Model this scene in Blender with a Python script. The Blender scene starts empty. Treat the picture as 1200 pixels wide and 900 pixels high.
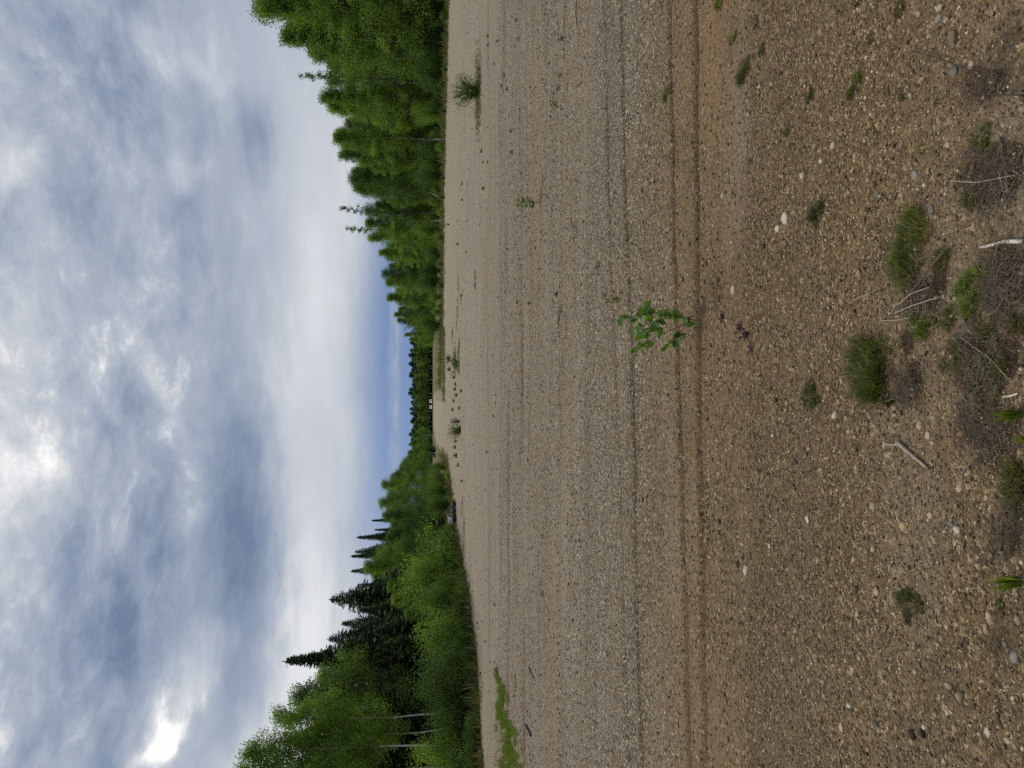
import bpy, math, random
import numpy as np
from math import radians as rad, sin, cos, pi

random.seed(7); rng = np.random.default_rng(7)
scene = bpy.context.scene
COL = scene.collection

# ------------------------------------------------------------------ camera
F = 867.0; CAMH = 1.6; HZ = 503.0
TH = math.atan((600 - HZ) / F); S_, C_ = sin(TH), cos(TH)
cam = bpy.data.cameras.new('camera'); camo = bpy.data.objects.new('camera', cam); COL.objects.link(camo)
cam.sensor_width = 36; cam.lens = F * 36 / 1200; cam.clip_start = 0.05; cam.clip_end = 6000
# the photograph is lying on its side: the top of the frame is the right-hand side of the place
from mathutils import Matrix, Vector
U3 = Vector((0, S_, C_)); F3 = Vector((0, C_, -S_)); R3 = Vector((1, 0, 0))
mat = Matrix.Identity(4)
for i in range(3):
    mat[i][0] = -U3[i]; mat[i][1] = R3[i]; mat[i][2] = -F3[i]
mat.translation = (0, 0, CAMH)
camo.matrix_world = mat
scene.camera = camo

def ray(u, v):
    a = (450 - v) / F; b = (600 - u) / F
    return a, C_ + S_ * b, -S_ + C_ * b
def at(u, v, y):                       # point on the sight line at forward distance y
    x, dy, dz = ray(u, v); t = y / dy
    return x * t, y, CAMH + dz * t
def ground(u, v):                      # where the sight line meets the ground plane
    x, dy, dz = ray(u, v); t = -CAMH / dz
    return x * t, dy * t, t            # x, y, depth
def mpp(u, v): return ground(u, v)[2] / F

# ------------------------------------------------------------------ helpers
def tag(o, label=None, cat=None, group=None, kind=None):
    if label: o['label'] = label
    if cat: o['category'] = cat
    if group: o['group'] = group
    if kind: o['kind'] = kind
    return o
def empty(name, loc):
    o = bpy.data.objects.new(name, None); COL.objects.link(o); o.location = loc; o.empty_display_size = .1
    return o
def arrays_mesh(name, V, Fc, smooth=False):
    """V (n,3), Fc (m,k) constant k"""
    V = np.asarray(V, dtype=np.float32); Fc = np.asarray(Fc, dtype=np.int32)
    me = bpy.data.meshes.new(name)
    me.vertices.add(len(V)); me.vertices.foreach_set('co', V.ravel())
    k = Fc.shape[1]
    me.loops.add(Fc.size); me.loops.foreach_set('vertex_index', Fc.ravel())
    me.polygons.add(len(Fc)); me.polygons.foreach_set('loop_start', np.arange(len(Fc), dtype=np.int32) * k)
    me.polygons.foreach_set('loop_total', np.full(len(Fc), k, dtype=np.int32))
    if smooth: me.polygons.foreach_set('use_smooth', np.ones(len(Fc), dtype=bool))
    me.update(calc_edges=True); me.validate()
    return me
def obj(name, me, m=None, parent=None, loc=None):
    if m is not None and not me.materials: me.materials.append(m)
    o = bpy.data.objects.new(name, me); COL.objects.link(o)
    if parent is not None: o.parent = parent
    if loc is not None: o.location = loc
    return o

class Geo:                             # collects quads
    def __init__(s): s.V = []; s.Q = []; s.n = 0
    def add(s, V, Q):
        V = np.asarray(V, float).reshape(-1, 3); Q = np.asarray(Q, int).reshape(-1, 4)
        s.V.append(V); s.Q.append(Q + s.n); s.n += len(V)
    def tube(s, P, R, k=6, cap=True):
        P = np.asarray(P, float); n = len(P); R = np.broadcast_to(np.asarray(R, float), (n,))
        T = np.gradient(P, axis=0); T /= np.linalg.norm(T, axis=1)[:, None] + 1e-9
        ref = np.array([0.31, 0.17, 0.93]) if abs(T[0, 2]) < .8 else np.array([.93, .2, .31])
        A = np.cross(T, ref); A /= np.linalg.norm(A, axis=1)[:, None] + 1e-9
        B = np.cross(T, A)
        th = np.arange(k) * 2 * pi / k
        V = P[:, None] + R[:, None, None] * (A[:, None] * np.cos(th)[None, :, None] + B[:, None] * np.sin(th)[None, :, None])
        Q = [[i * k + j, i * k + (j + 1) % k, (i + 1) * k + (j + 1) % k, (i + 1) * k + j] for i in range(n - 1) for j in range(k)]
        V = V.reshape(-1, 3)
        if cap:
            m = len(V); V = np.vstack([V, P[:1], P[-1:]])
            for e, base in ((m, 0), (m + 1, (n - 1) * k)):
                for j in range(0, k, 2):
                    Q.append([e, base + j, base + (j + 1) % k, base + (j + 2) % k])
        s.add(V, Q)
    def box(s, c, d, rz=0, taper=1.0):
        x, y, z = np.array(d) / 2
        V = np.array([[a * x * (taper if e > 0 else 1), b * y * (taper if e > 0 else 1), e * z] for e in (-1, 1) for b in (-1, 1) for a in (-1, 1)])
        cr, sr = cos(rz), sin(rz); V = np.c_[V[:, 0] * cr - V[:, 1] * sr, V[:, 0] * sr + V[:, 1] * cr, V[:, 2]] + np.array(c)
        s.add(V, [[0, 2, 3, 1], [4, 5, 7, 6], [0, 1, 5, 4], [2, 6, 7, 3], [0, 4, 6, 2], [1, 3, 7, 5]])
    def mesh(s, name, smooth=False): return arrays_mesh(name, np.vstack(s.V), np.vstack(s.Q), smooth)

def unit(v): return v / (np.linalg.norm(v, axis=-1, keepdims=True) + 1e-9)
def leaf_cards(C, size, r, aspect=.6, up=.35, axis=None):
    """a rhombic leaf for every centre in C; returns verts, quads"""
    n = len(C)
    a = unit(r.normal(size=(n, 3)) + (0 if axis is None else axis))
    nrm = unit(r.normal(size=(n, 3)) + np.array([0, 0, up * 2]))
    b = unit(np.cross(nrm, a))
    L = (size * r.uniform(.65, 1.3, n))[:, None]
    V = np.empty((n, 4, 3)); V[:, 0] = C - a * L * .5; V[:, 2] = C + a * L * .5
    side = C + a * L * .06 + np.cross(a, b) * L * .08
    V[:, 1] = side + b * L * aspect * .5; V[:, 3] = side - b * L * aspect * .5
    return V.reshape(-1, 3), np.arange(n * 4).reshape(n, 4)

# ------------------------------------------------------------------ materials
class NT:
    def __init__(s, tree): s.t = tree; s.N = tree.nodes; s.L = tree.links
    def sock(s, node, key, val):
        if val is None: return
        inp = node.inputs[key]
        if hasattr(val, 'links'): s.L.new(val, inp)
        else: inp.default_value = val
    def m(s, op, a, b=None, c=None, clamp=False):
        n = s.N.new('ShaderNodeMath'); n.operation = op; n.use_clamp = clamp
        for i, q in enumerate((a, b, c)): s.sock(n, i, q)
        return n.outputs[0]
    def vm(s, op, a, b=None, sc=None):
        n = s.N.new('ShaderNodeVectorMath'); n.operation = op
        s.sock(n, 0, a); s.sock(n, 1, b)
        if sc is not None: s.sock(n, 'Scale', sc)
        return n.outputs[0]
    def noise(s, vec, scale, detail=4, rough=.55, out=0, dist=0):
        n = s.N.new('ShaderNodeTexNoise'); s.sock(n, 'Vector', vec); n.inputs['Scale'].default_value = scale
        n.inputs['Detail'].default_value = detail; n.inputs['Roughness'].default_value = rough; n.inputs['Distortion'].default_value = dist
        return n.outputs[out]
    def voro(s, vec, scale, feature='F1', rnd=1.0):
        n = s.N.new('ShaderNodeTexVoronoi'); n.feature = feature; s.sock(n, 'Vector', vec); n.inputs['Scale'].default_value = scale
        n.inputs['Randomness'].default_value = rnd
        return n
    def ramp(s, fac, stops, interp='LINEAR'):
        n = s.N.new('ShaderNodeValToRGB'); n.color_ramp.interpolation = interp; e = n.color_ramp.elements
        while len(e) < len(stops): e.new(.5)
        for i, (p, c) in enumerate(stops):
            e[i].position = p; e[i].color = (*c, 1) if not isinstance(c, (int, float)) else (c, c, c, 1)
        s.sock(n, 0, fac); return n.outputs[0]
    def mix(s, fac, a, b, mode='MIX'):
        n = s.N.new('ShaderNodeMix'); n.data_type = 'RGBA'; n.blend_type = mode
        s.sock(n, 0, fac); s.sock(n, 6, a); s.sock(n, 7, b); return n.outputs[2]
    def mapr(s, v, a, b, c=0., d=1., smooth=True):
        n = s.N.new('ShaderNodeMapRange'); n.interpolation_type = 'SMOOTHSTEP' if smooth else 'LINEAR'
        s.sock(n, 0, v); n.inputs[1].default_value = a; n.inputs[2].default_value = b; n.inputs[3].default_value = c; n.inputs[4].default_value = d
        return n.outputs[0]
def rgba(c): return (c[0], c[1], c[2], 1)
def new_mat(name):
    m = bpy.data.materials.new(name); m.use_nodes = True
    nt = NT(m.node_tree); nt.N.clear(); out = nt.N.new('ShaderNodeOutputMaterial'); return m, nt, out
def principled(nt, out, col, rough=.8, spec=.3, normal=None, metal=0):
    p = nt.N.new('ShaderNodeBsdfPrincipled'); nt.sock(p, 'Base Color', col); nt.sock(p, 'Roughness', rough)
    p.inputs['Specular IOR Level'].default_value = spec; nt.sock(p, 'Metallic', metal)
    if normal is not None: nt.sock(p, 'Normal', normal)
    nt.L.new(p.outputs[0], out.inputs[0]); return p
def bump(nt, h, strength, dist):
    b = nt.N.new('ShaderNodeBump'); nt.sock(b, 'Height', h); b.inputs['Strength'].default_value = strength; b.inputs['Distance'].default_value = dist
    return b.outputs[0]
def mat_plain(name, col, rough=.7, var=.25, scale=8, spec=.3):
    m, nt, out = new_mat(name); tc = nt.N.new('ShaderNodeTexCoord').outputs['Object']
    n = nt.noise(tc, scale, 6, .6); lo = tuple(c * (1 - var) for c in col); hi = tuple(min(1, c * (1 + var)) for c in col)
    principled(nt, out, nt.ramp(n, [(.3, lo), (.7, hi)]), rough, spec, bump(nt, n, .3, .01)); return m
def mat_leaf(name, dark, mid, light, trans=.35, clump=.5, gloss=.06):
    m, nt, out = new_mat(name)
    geo = nt.N.new('ShaderNodeNewGeometry'); info = nt.N.new('ShaderNodeObjectInfo')
    tc = nt.N.new('ShaderNodeTexCoord').outputs['Object']
    n = nt.noise(tc, clump, 3, .6)
    f = nt.m('ADD', nt.m('MULTIPLY', geo.outputs['Random Per Island'], .5), nt.m('MULTIPLY', nt.m('SUBTRACT', n, .5), 1.1))
    f = nt.m('ADD', f, nt.m('MULTIPLY', info.outputs['Random'], .42), clamp=True)
    c = nt.ramp(f, [(.12, dark), (.5, mid), (.92, light)])
    d = nt.N.new('ShaderNodeBsdfDiffuse'); nt.sock(d, 'Color', c)
    t = nt.N.new('ShaderNodeBsdfTranslucent'); nt.sock(t, 'Color', nt.mix(.5, c, nt.mix(1., c, (1.25, 1.15, .55, 1), 'MULTIPLY')))
    g = nt.N.new('ShaderNodeBsdfGlossy'); g.inputs['Roughness'].default_value = .55; g.inputs['Color'].default_value = (.8, .85, .9, 1)
    a = nt.N.new('ShaderNodeMixShader'); a.inputs[0].default_value = trans; nt.L.new(d.outputs[0], a.inputs[1]); nt.L.new(t.outputs[0], a.inputs[2])
    b = nt.N.new('ShaderNodeMixShader'); b.inputs[0].default_value = gloss; nt.L.new(a.outputs[0], b.inputs[1]); nt.L.new(g.outputs[0], b.inputs[2])
    nt.L.new(b.outputs[0], out.inputs[0]); return m

M_aspen = mat_leaf('aspen_leaves', (.066, .124, .015), (.126, .226, .026), (.212, .340, .038), trans=.5, gloss=.02)
M_alder = mat_leaf('alder_leaves', (.034, .076, .010), (.066, .136, .016), (.112, .205, .026), trans=.45, gloss=.02)
M_willow = mat_leaf('willow_leaves', (.048, .094, .016), (.090, .162, .026), (.145, .235, .040), trans=.45, gloss=.02)
M_spruce = mat_leaf('spruce_needles', (.034, .056, .022), (.054, .086, .032), (.082, .122, .044), trans=.15, gloss=.04)
M_farspruce = mat_leaf('far_spruce_needles', (.026, .046, .026), (.036, .062, .033), (.050, .080, .040), trans=.08)
M_bark = mat_plain('grey_bark', (.06, .05, .042), .9, .4, 6)
M_birch = mat_plain('birch_bark', (.36, .345, .31), .8, .35, 5)
M_twig = mat_plain('brown_twig', (.085, .055, .035), .9, .4, 20)
M_pale_wood = mat_plain('bleached_wood', (.40, .36, .31), .8, .25, 30)
M_grey_wood = mat_plain('weathered_wood', (.23, .195, .155), .85, .35, 40)
M_dark_wood = mat_plain('dark_wood', (.035, .030, .027), .9, .4, 8)
M_grass = mat_leaf('grass_blades', (.055, .068, .012), (.098, .120, .020), (.175, .190, .042), trans=.45, gloss=.02, clump=6)
M_vivid = mat_leaf('bright_grass_blades', (.072, .108, .010), (.122, .180, .016), (.190, .245, .030), trans=.45, gloss=.02, clump=6)
M_moss = mat_leaf('olive_tuft_blades', (.055, .062, .016), (.090, .100, .026), (.150, .150, .044), trans=.4, gloss=.02, clump=8)
M_dark_tuft = mat_leaf('dark_tuft_blades', (.034, .052, .012), (.056, .082, .018), (.090, .118, .028), trans=.4, gloss=.02, clump=8)
M_poplar = mat_leaf('poplar_leaves', (.060, .125, .010), (.105, .205, .014), (.22, .30, .022), clump=9, trans=.45, gloss=.02)
M_straw = mat_leaf('dry_straw', (.038, .029, .021), (.075, .058, .042), (.20, .165, .12), trans=.1, clump=5, gloss=.01)
M_dry = [mat_plain('dry_brown_stem', (.060, .040, .026), .9, .4, 30), mat_plain('dry_grey_stem', (.115, .095, .078), .9, .4, 30)]
M_purple = mat_leaf('dead_dark_leaves', (.034, .024, .022), (.052, .040, .036), (.080, .062, .050), trans=.1, clump=5, gloss=.01)

# ------------------------------------------------------------------ world
SUN_EL, SUN_AZ = rad(48), rad(-44)          # azimuth from the view direction, to the left
def build_world():
    w = bpy.data.worlds.new('World'); scene.world = w; w.use_nodes = True
    nt = NT(w.node_tree); nt.N.clear(); out = nt.N.new('ShaderNodeOutputWorld')
    sky = nt.N.new('ShaderNodeTexSky'); sky.sky_type = 'NISHITA'; sky.sun_disc = False
    sky.sun_elevation = SUN_EL; sky.sun_rotation = SUN_AZ; sky.air_density = 1.0; sky.dust_density = .4; sky.ozone_density = 1.6
    bg = nt.N.new('ShaderNodeBackground'); bg.inputs[1].default_value = .105
    d = nt.vm('NORMALIZE', nt.N.new('ShaderNodeTexCoord').outputs['Generated'])
    sp = nt.N.new('ShaderNodeSeparateXYZ'); nt.L.new(d, sp.inputs[0]); x, y, z = sp.outputs
    nt.L.new(nt.vm('NORMALIZE', nt.vm('ADD', d, (0, 0, .75))), sky.inputs[0])   # the clear strip is deep blue right down to the trees
    nt.L.new(sky.outputs[0], bg.inputs[0])
    az = nt.m('ARCTAN2', x, y); el = nt.m('ARCSINE', z)
    zz = nt.m('ADD', nt.m('MAXIMUM', z, 0), .16)
    cb = nt.N.new('ShaderNodeCombineXYZ'); nt.sock(cb, 0, nt.m('DIVIDE', x, zz)); nt.sock(cb, 1, nt.m('DIVIDE', y, zz)); P = cb.outputs[0]
    wv = nt.vm('SUBTRACT', nt.noise(P, 1.6, 4, .55, out=1), (.5, .5, .5))
    Pw = nt.vm('ADD', P, nt.vm('SCALE', wv, sc=.30))
    ws = nt.N.new('ShaderNodeSeparateXYZ'); nt.L.new(wv, ws.inputs[0])
    wf = nt.vm('SUBTRACT', nt.noise(P, 6.5, 5, .6, out=1), (.5, .5, .5))
    wfs = nt.N.new('ShaderNodeSeparateXYZ'); nt.L.new(wf, wfs.inputs[0])
    azw = nt.m('ADD', az, nt.m('ADD', nt.m('MULTIPLY', ws.outputs[0], .20), nt.m('MULTIPLY', wfs.outputs[0], .07)))
    elw = nt.m('ADD', el, nt.m('ADD', nt.m('MULTIPLY', ws.outputs[1], .085), nt.m('MULTIPLY', wfs.outputs[1], .04)))
    n1 = nt.noise(Pw, .9, 7, .52); n2 = nt.noise(Pw, 4.6, 9, .64); n3 = nt.noise(nt.vm('MULTIPLY', Pw, (1.0, .7, 1)), 15, 7, .68)
    hi = nt.mapr(el, rad(9), rad(22))        # small mottling only well above the horizon
    B = nt.m('ADD', .485, nt.m('MULTIPLY', nt.m('SUBTRACT', n1, .5), .34))
    B = nt.m('ADD', B, nt.m('MULTIPLY', nt.m('MULTIPLY', nt.m('SUBTRACT', n2, .5), hi), .95))
    B = nt.m('ADD', B, nt.m('MULTIPLY', nt.m('MULTIPLY', nt.m('SUBTRACT', n3, .5), hi), .36))
    wisp = nt.m('MULTIPLY', nt.mapr(nt.m('ADD', n2, nt.m('MULTIPLY', nt.m('SUBTRACT', n3, .5), .5)), .54, .74), nt.mapr(n1, .38, .62)); B = nt.m('ADD', B, nt.m('MULTIPLY', nt.m('MULTIPLY', wisp, hi), .26)); B = nt.m('SUBTRACT', B, nt.m('MULTIPLY', hi, .03))
    # cloud masses: (u, v, half-height px, half-width px, amount, tilt)
    blobs = [(280, 575, 33, 150, -.31, .06), (292, 705, 34, 110, -.24, 0), (150, 640, 40, 120, -.07, 0), (288, 155, 18, 34, -.24, 0), (140, 700, 55, 90, -.15, 0),
             (90, 810, 70, 70, -.10, 0), (115, 55, 45, 70, -.19, 0), (235, 240, 40, 120, -.07, 0), (180, 540, 25, 60, -.08, 0),
             (192, 850, 15, 26, .80, .5), (222, 790, 22, 60, .30, .4), (172, 435, 13, 60, .20, -.4), (40, 545, 38, 60, .34, -.3),
             (0, 640, 30, 60, .36, 0), (20, 410, 45, 70, .16, 0), (8, 205, 22, 50, .25, 0), (212, 200, 24, 28, .20, 0), (160, 40, 26, 34, .26, 0),
             (238, 62, 20, 26, .18, 0), (372, 560, 52, 300, .20, 0), (405, 240, 75, 170, .20, 0), (350, 770, 45, 110, .24, 0), (270, 880, 40, 50, .18, 0),
             (330, 430, 30, 90, .10, 0)]
    for (u, v, su, sv, amp, tl) in blobs:
        a0, b0, c0 = ray(u, v); L = math.sqrt(a0 * a0 + b0 * b0 + c0 * c0); A0 = math.atan2(a0, b0); E0 = math.asin(c0 / L)
        da = nt.m('SUBTRACT', azw, A0); de = nt.m('SUBTRACT', elw, E0)
        if tl:
            de2 = nt.m('ADD', de, nt.m('MULTIPLY', da, tl)); de = de2
        q = nt.m('ADD', nt.m('POWER', nt.m('ABSOLUTE', nt.m('DIVIDE', da, sv / F)), 2.), nt.m('POWER', nt.m('ABSOLUTE', nt.m('DIVIDE', de, su / F)), 2.))
        B = nt.m('ADD', B, nt.m('MULTIPLY', nt.m('EXPONENT', nt.m('MULTIPLY', q, -.9)), amp))
    colr = nt.ramp(B, [(.08, (.16, .22, .335)), (.32, (.295, .355, .465)), (.52, (.435, .485, .57)), (.70, (.60, .63, .675)), (.86, (.80, .81, .83)), (1., (1.0, 1.0, .98))])
    bc = nt.N.new('ShaderNodeBackground'); colr = nt.mix(nt.mapr(el, rad(30), rad(55), 0, .8), colr, (.62, .60, .55, 1)); nt.L.new(colr, bc.inputs[0]); nt.L.new(nt.mapr(el, rad(30), rad(62), 1.0, 2.5), bc.inputs[1])   # brightest overhead: unseen sky boosted and warm-tinted to light ground and trees
    # clear strip of blue above the horizon, with a thin streak of cloud in it
    cov = nt.mapr(nt.m('ADD', el, nt.m('ADD', nt.m('MULTIPLY', ws.outputs[1], .03), nt.m('MULTIPLY', nt.m('ABSOLUTE', nt.m('ADD', az, .02)), .07))), rad(3.0), rad(7.2))
    st = nt.m('MULTIPLY', nt.m('EXPONENT', nt.m('MULTIPLY', nt.m('POWER', nt.m('DIVIDE', nt.m('SUBTRACT', el, rad(2.6)), rad(.42)), 2.), -1.)), nt.mapr(n2, .35, .7, .15, .75))
    cov = nt.m('MAXIMUM', cov, st); cov = nt.m('MULTIPLY', cov, .97)
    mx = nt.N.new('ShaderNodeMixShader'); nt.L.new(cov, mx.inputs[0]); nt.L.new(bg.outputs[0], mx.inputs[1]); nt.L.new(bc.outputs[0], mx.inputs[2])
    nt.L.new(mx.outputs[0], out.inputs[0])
build_world()
sl = bpy.data.lights.new('sun', 'SUN'); sl.energy = 2.6; sl.angle = rad(11); sl.color = (1, .92, .80)
so = bpy.data.objects.new('sun', sl); COL.objects.link(so)
sd = Vector((sin(SUN_AZ) * cos(SUN_EL), cos(SUN_AZ) * cos(SUN_EL), sin(SUN_EL)))
so.rotation_euler = sd.to_track_quat('Z', 'Y').to_euler(); so.location = (0, 0, 60)

# ------------------------------------------------------------------ ground
RUTS = [(6.25, .032, .017, .10), (5.80, .036, .027, -.6), (4.62, .030, .022, .3), (4.25, .036, .026, .8), (12.7, .08, .016, .5), (15.2, .12, .012, -.3), (8.9, .06, .010, .2), (5.25, .04, .007, 1.3), (20., .2, .013, .7)]
RSLOPE = [.115, .10, .07, .04, .02, .05, -.03, .15, .03]
def rut_y(k, x):
    y0, w, dep, ph = RUTS[k]
    return y0 + RSLOPE[k] * np.clip(x, -14, 14) + .05 * np.sin(x * .45 + ph * 3) * (y0 / 6) + .018 * np.sin(x * 1.9 + ph) + .007 * np.sin(x * 6.3 + ph * 5) + .004 * np.sin(x * 15 + ph)
def vnoise(x, y, s):
    """smooth value noise from summed sines"""
    r = np.random.default_rng(s); o = 0
    for i in range(6):
        a = r.uniform(0, 2 * pi); k = 2 ** (i * .5); o = o + np.sin((x * cos(a) + y * sin(a)) * k + r.uniform(0, 6.28)) / k
    return o / 2.2
def hgt(x, y):
    x = np.asarray(x, float); y = np.asarray(y, float)
    h = .010 * vnoise(x * 1.7, y * 1.7, 1) + .020 * vnoise(x * .35, y * .35, 2) + .0035 * vnoise(x * 9, y * 9, 3) * np.exp(-np.maximum(y - 3, 0) / 6)
    for k, (y0, w, dep, ph) in enumerate(RUTS):
        dy = y - rut_y(k, x)
        h = h - dep * np.exp(-(dy / w) ** 2) + dep * .45 * (np.exp(-((dy - 2 * w) / w) ** 2) + np.exp(-((dy + 2 * w) / w) ** 2))
    return h
EDGE = [(532, -260), (528, -120), (525, 0), (523.5, 60), (522.5, 110), (521, 170), (519.5, 240), (519, 400), (517, 440), (517, 455), (508, 462), (508, 500), (511, 520), (519, 530), (525, 545),
        (529, 575), (533.5, 620), (538, 640), (545, 680), (551, 720), (555.5, 760), (559, 800), (561, 850), (564, 900), (572, 1000), (590, 1150)]
PAD = np.array([ground(u, v)[:2] for u, v in EDGE] + [(-30, -20), (60, -20)])
def in_pad(x, y):
    c = np.zeros(np.shape(x), bool); n = len(PAD)
    for i in range(n):
        x1, y1 = PAD[i]; x2, y2 = PAD[(i + 1) % n]
        hit = ((y1 > y) != (y2 > y)) & (x < (x2 - x1) * (y - y1) / (y2 - y1 + 1e-12) + x1); c ^= hit
    return c
def edge_dist(x, y):
    x = np.asarray(x, float); y = np.asarray(y, float); best = np.full(x.shape, 1e9)
    for i in range(len(PAD)):
        a = PAD[i]; b = PAD[(i + 1) % len(PAD)]; d = b - a; L = d @ d
        t = np.clip(((x - a[0]) * d[0] + (y - a[1]) * d[1]) / L, 0, 1)
        best = np.minimum(best, np.hypot(x - a[0] - t * d[0], y - a[1] - t * d[1]))
    return np.where(in_pad(x, y), best, -best)
LITTER = [(1165, 205, 38, 60, 900, .09), (1178, 330, 30, 60, 1100, .08), (1145, 420, 34, 60, 1000, .07), (1075, 350, 30, 40, 380, .09), (1062, 455, 24, 40, 350, .06), (1160, 500, 40, 70, 500, .06), (1185, 620, 22, 60, 400, .06), (1150, 100, 45, 60, 300, .07), (1040, 300, 40, 50, 160, .06), (1185, 50, 20, 50, 200, .06), (1180, 740, 25, 60, 160, .05)]
def litter_mask(x, y):
    lt = np.zeros(x.shape)
    for (u, v, su, sv, n, L) in LITTER:
        a0 = np.array(ground(u - su * .5, v)[:2]); a1 = np.array(ground(min(u + su * .5, 1330), v)[:2]); c = (a0 + a1) / 2; ry = abs(a0[1] - a1[1]) * .75 + .03; rx = sv * .62 * mpp(u, v)
        lt = np.maximum(lt, np.exp(-((x - c[0]) / rx) ** 2 - ((y - c[1]) / ry) ** 2) * min(1, n / 600))
    return lt
def build_ground():
    ys = np.concatenate([np.linspace(-6, 1.2, 24)[:-1], 1.2 * (9.0 / 1.2) ** np.linspace(0, 1, 560), 9 * (3000 / 9.) ** np.linspace(0, 1, 230)[1:]])
    s = np.linspace(-1, 1, 331); xs = np.sign(s) * (np.abs(s) * 5 + (np.abs(s) ** 7) * 1500)
    X, Y = np.meshgrid(xs, ys); Z = hgt(X, Y); Z = Z * np.clip(1 - (np.hypot(X, Y) - 60) / 40, 0, 1)
    V = np.c_[X.ravel(), Y.ravel(), Z.ravel()]; ny, nx = X.shape
    i = np.arange(ny - 1)[:, None] * nx + np.arange(nx - 1)[None]
    Q = np.stack([i, i + 1, i + nx + 1, i + nx], -1).reshape(-1, 4)
    me = arrays_mesh('ground', V, Q, True)
    ed = edge_dist(X.ravel(), Y.ravel()); veg = np.clip(.5 - ed / np.clip(np.hypot(X.ravel(), Y.ravel()) * .03, .4, 3), 0, 1)
    a = me.attributes.new('veg', 'FLOAT', 'POINT'); a.data.foreach_set('value', veg.astype(np.float32))
    rt = np.zeros(X.size)
    for k, (y0, w, dep, ph) in enumerate(RUTS):
        rt = np.maximum(rt, np.exp(-((Y.ravel() - rut_y(k, X.ravel())) / (w * .9)) ** 2) * dep / .026 * np.clip(.85 + .45 * vnoise(X.ravel() * .9 + k * 7, Y.ravel() * .5, 30 + k), .35, 1.15))
    a = me.attributes.new('rut', 'FLOAT', 'POINT'); a.data.foreach_set('value', rt.astype(np.float32))
    lt = litter_mask(X.ravel(), Y.ravel())
    a = me.attributes.new('litter', 'FLOAT', 'POINT'); a.data.foreach_set('value', lt.astype(np.float32))
    m, nt, out = new_mat('gravel_ground')
    P = nt.N.new('ShaderNodeNewGeometry').outputs['Position']
    Pw = nt.vm('ADD', P, nt.vm('SCALE', nt.vm('SUBTRACT', nt.noise(P, 60, 3, .6, out=1), (.5, .5, .5)), sc=.012))
    sp = nt.N.new('ShaderNodeSeparateXYZ'); nt.L.new(P, sp.inputs[0])
    stone = [(0., (.026, .024, .020)), (.16, (.065, .055, .041)), (.36, (.115, .096, .070)), (.54, (.17, .145, .106)), (.64, (.17, .110, .060)), (.72, (.125, .122, .112)), (.84, (.25, .218, .163)), (.94, (.38, .345, .275)), (1., (.52, .48, .41))]
    def layer(sc):
        vo = nt.voro(Pw, sc); cs = nt.N.new('ShaderNodeSeparateColor'); nt.L.new(vo.outputs['Color'], cs.inputs[0])
        return nt.ramp(cs.outputs[0], stone), vo.outputs['Distance'], cs.outputs[1]
    cA, dA, rA = layer(118); cB, dB, rB = layer(60); cC, dC, rC = layer(260)
    pick = nt.mapr(rB, .52, .56)
    col = nt.mix(nt.mapr(rA, .35, .4), cC, cA); col = nt.mix(pick, col, cB)
    # soil in between, browner close to the camera where the pad is loose dirt, greyer washed gravel farther out
    n_big = nt.noise(P, .55, 5, .6); n_mid = nt.noise(P, 3.2, 5, .6)
    yy = nt.m('ADD', sp.outputs[1], nt.m('MULTIPLY', nt.m('SUBTRACT', n_big, .5), 2.2))
    near = nt.mapr(yy, 3.5, 6.6, 1, 0)
    stretch = nt.noise(nt.vm('MULTIPLY', P, (.10, 1.0, 1)), 2.1, 5, .6)
    col = nt.mix(near, col, nt.mix(1., col, (.82, .70, .52, 1), 'MULTIPLY')); nearx = nt.m('MULTIPLY', near, nt.mapr(nt.m('ADD', sp.outputs[0], nt.m('MULTIPLY', nt.m('SUBTRACT', n_mid, .5), 2.)), -1.3, .9, .12, 1)); col = nt.mix(nt.m('MULTIPLY', nearx, .36), col, (.112, .074, .040, 1)); col = nt.mix(nt.m('MULTIPLY', nt.m('SUBTRACT', near, nearx), .30), col, (.088, .072, .051, 1))
    far = nt.mapr(yy, 6, 30)
    col = nt.mix(nt.m('MULTIPLY', far, .6), col, (.265, .232, .190, 1))
    rust = nt.m('MULTIPLY', nt.mapr(n_mid, .50, .72), nt.mapr(sp.outputs[1], 30, 8))
    col = nt.mix(nt.m('MULTIPLY', rust, .45), col, (.15, .090, .044, 1))
    band = nt.m('MULTIPLY', nt.mapr(stretch, .38, .70), .42); col = nt.mix(band, col, (.105, .080, .055, 1))
    fines = nt.mapr(nt.noise(nt.vm('MULTIPLY', P, (.22, .7, 1)), 1.1, 5, .6), .50, .66); col = nt.mix(nt.m('MULTIPLY', fines, .42), col, (.205, .172, .132, 1))       # drifts of fines between the stones
    warm = nt.mapr(nt.noise(nt.vm('MULTIPLY', P, (.16, .9, 1)), .8, 4, .6), .52, .68); col = nt.mix(nt.m('MULTIPLY', nt.m('MULTIPLY', warm, nt.mapr(sp.outputs[1], 26, 10)), .38), col, (.185, .125, .078, 1))
    rb = nt.m('MULTIPLY', nt.mapr(yy, 3.3, 4.3), nt.mapr(yy, 5.4, 4.4)); rb = nt.m('MULTIPLY', rb, nt.mapr(n_big, .35, .6))
    col = nt.mix(nt.m('MULTIPLY', rb, .5), col, (.185, .120, .066, 1))
    at_r = nt.N.new('ShaderNodeAttribute'); at_r.attribute_name = 'rut'
    col = nt.mix(nt.m('MULTIPLY', at_r.outputs['Fac'], .88), col, (.042, .032, .023, 1))
    at_l = nt.N.new('ShaderNodeAttribute'); at_l.attribute_name = 'litter'
    lf = nt.mapr(nt.m('ADD', at_l.outputs['Fac'], nt.m('MULTIPLY', nt.m('SUBTRACT', nt.noise(P, 9, 5, .65), .5), 1.3)), .12, .52)
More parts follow.
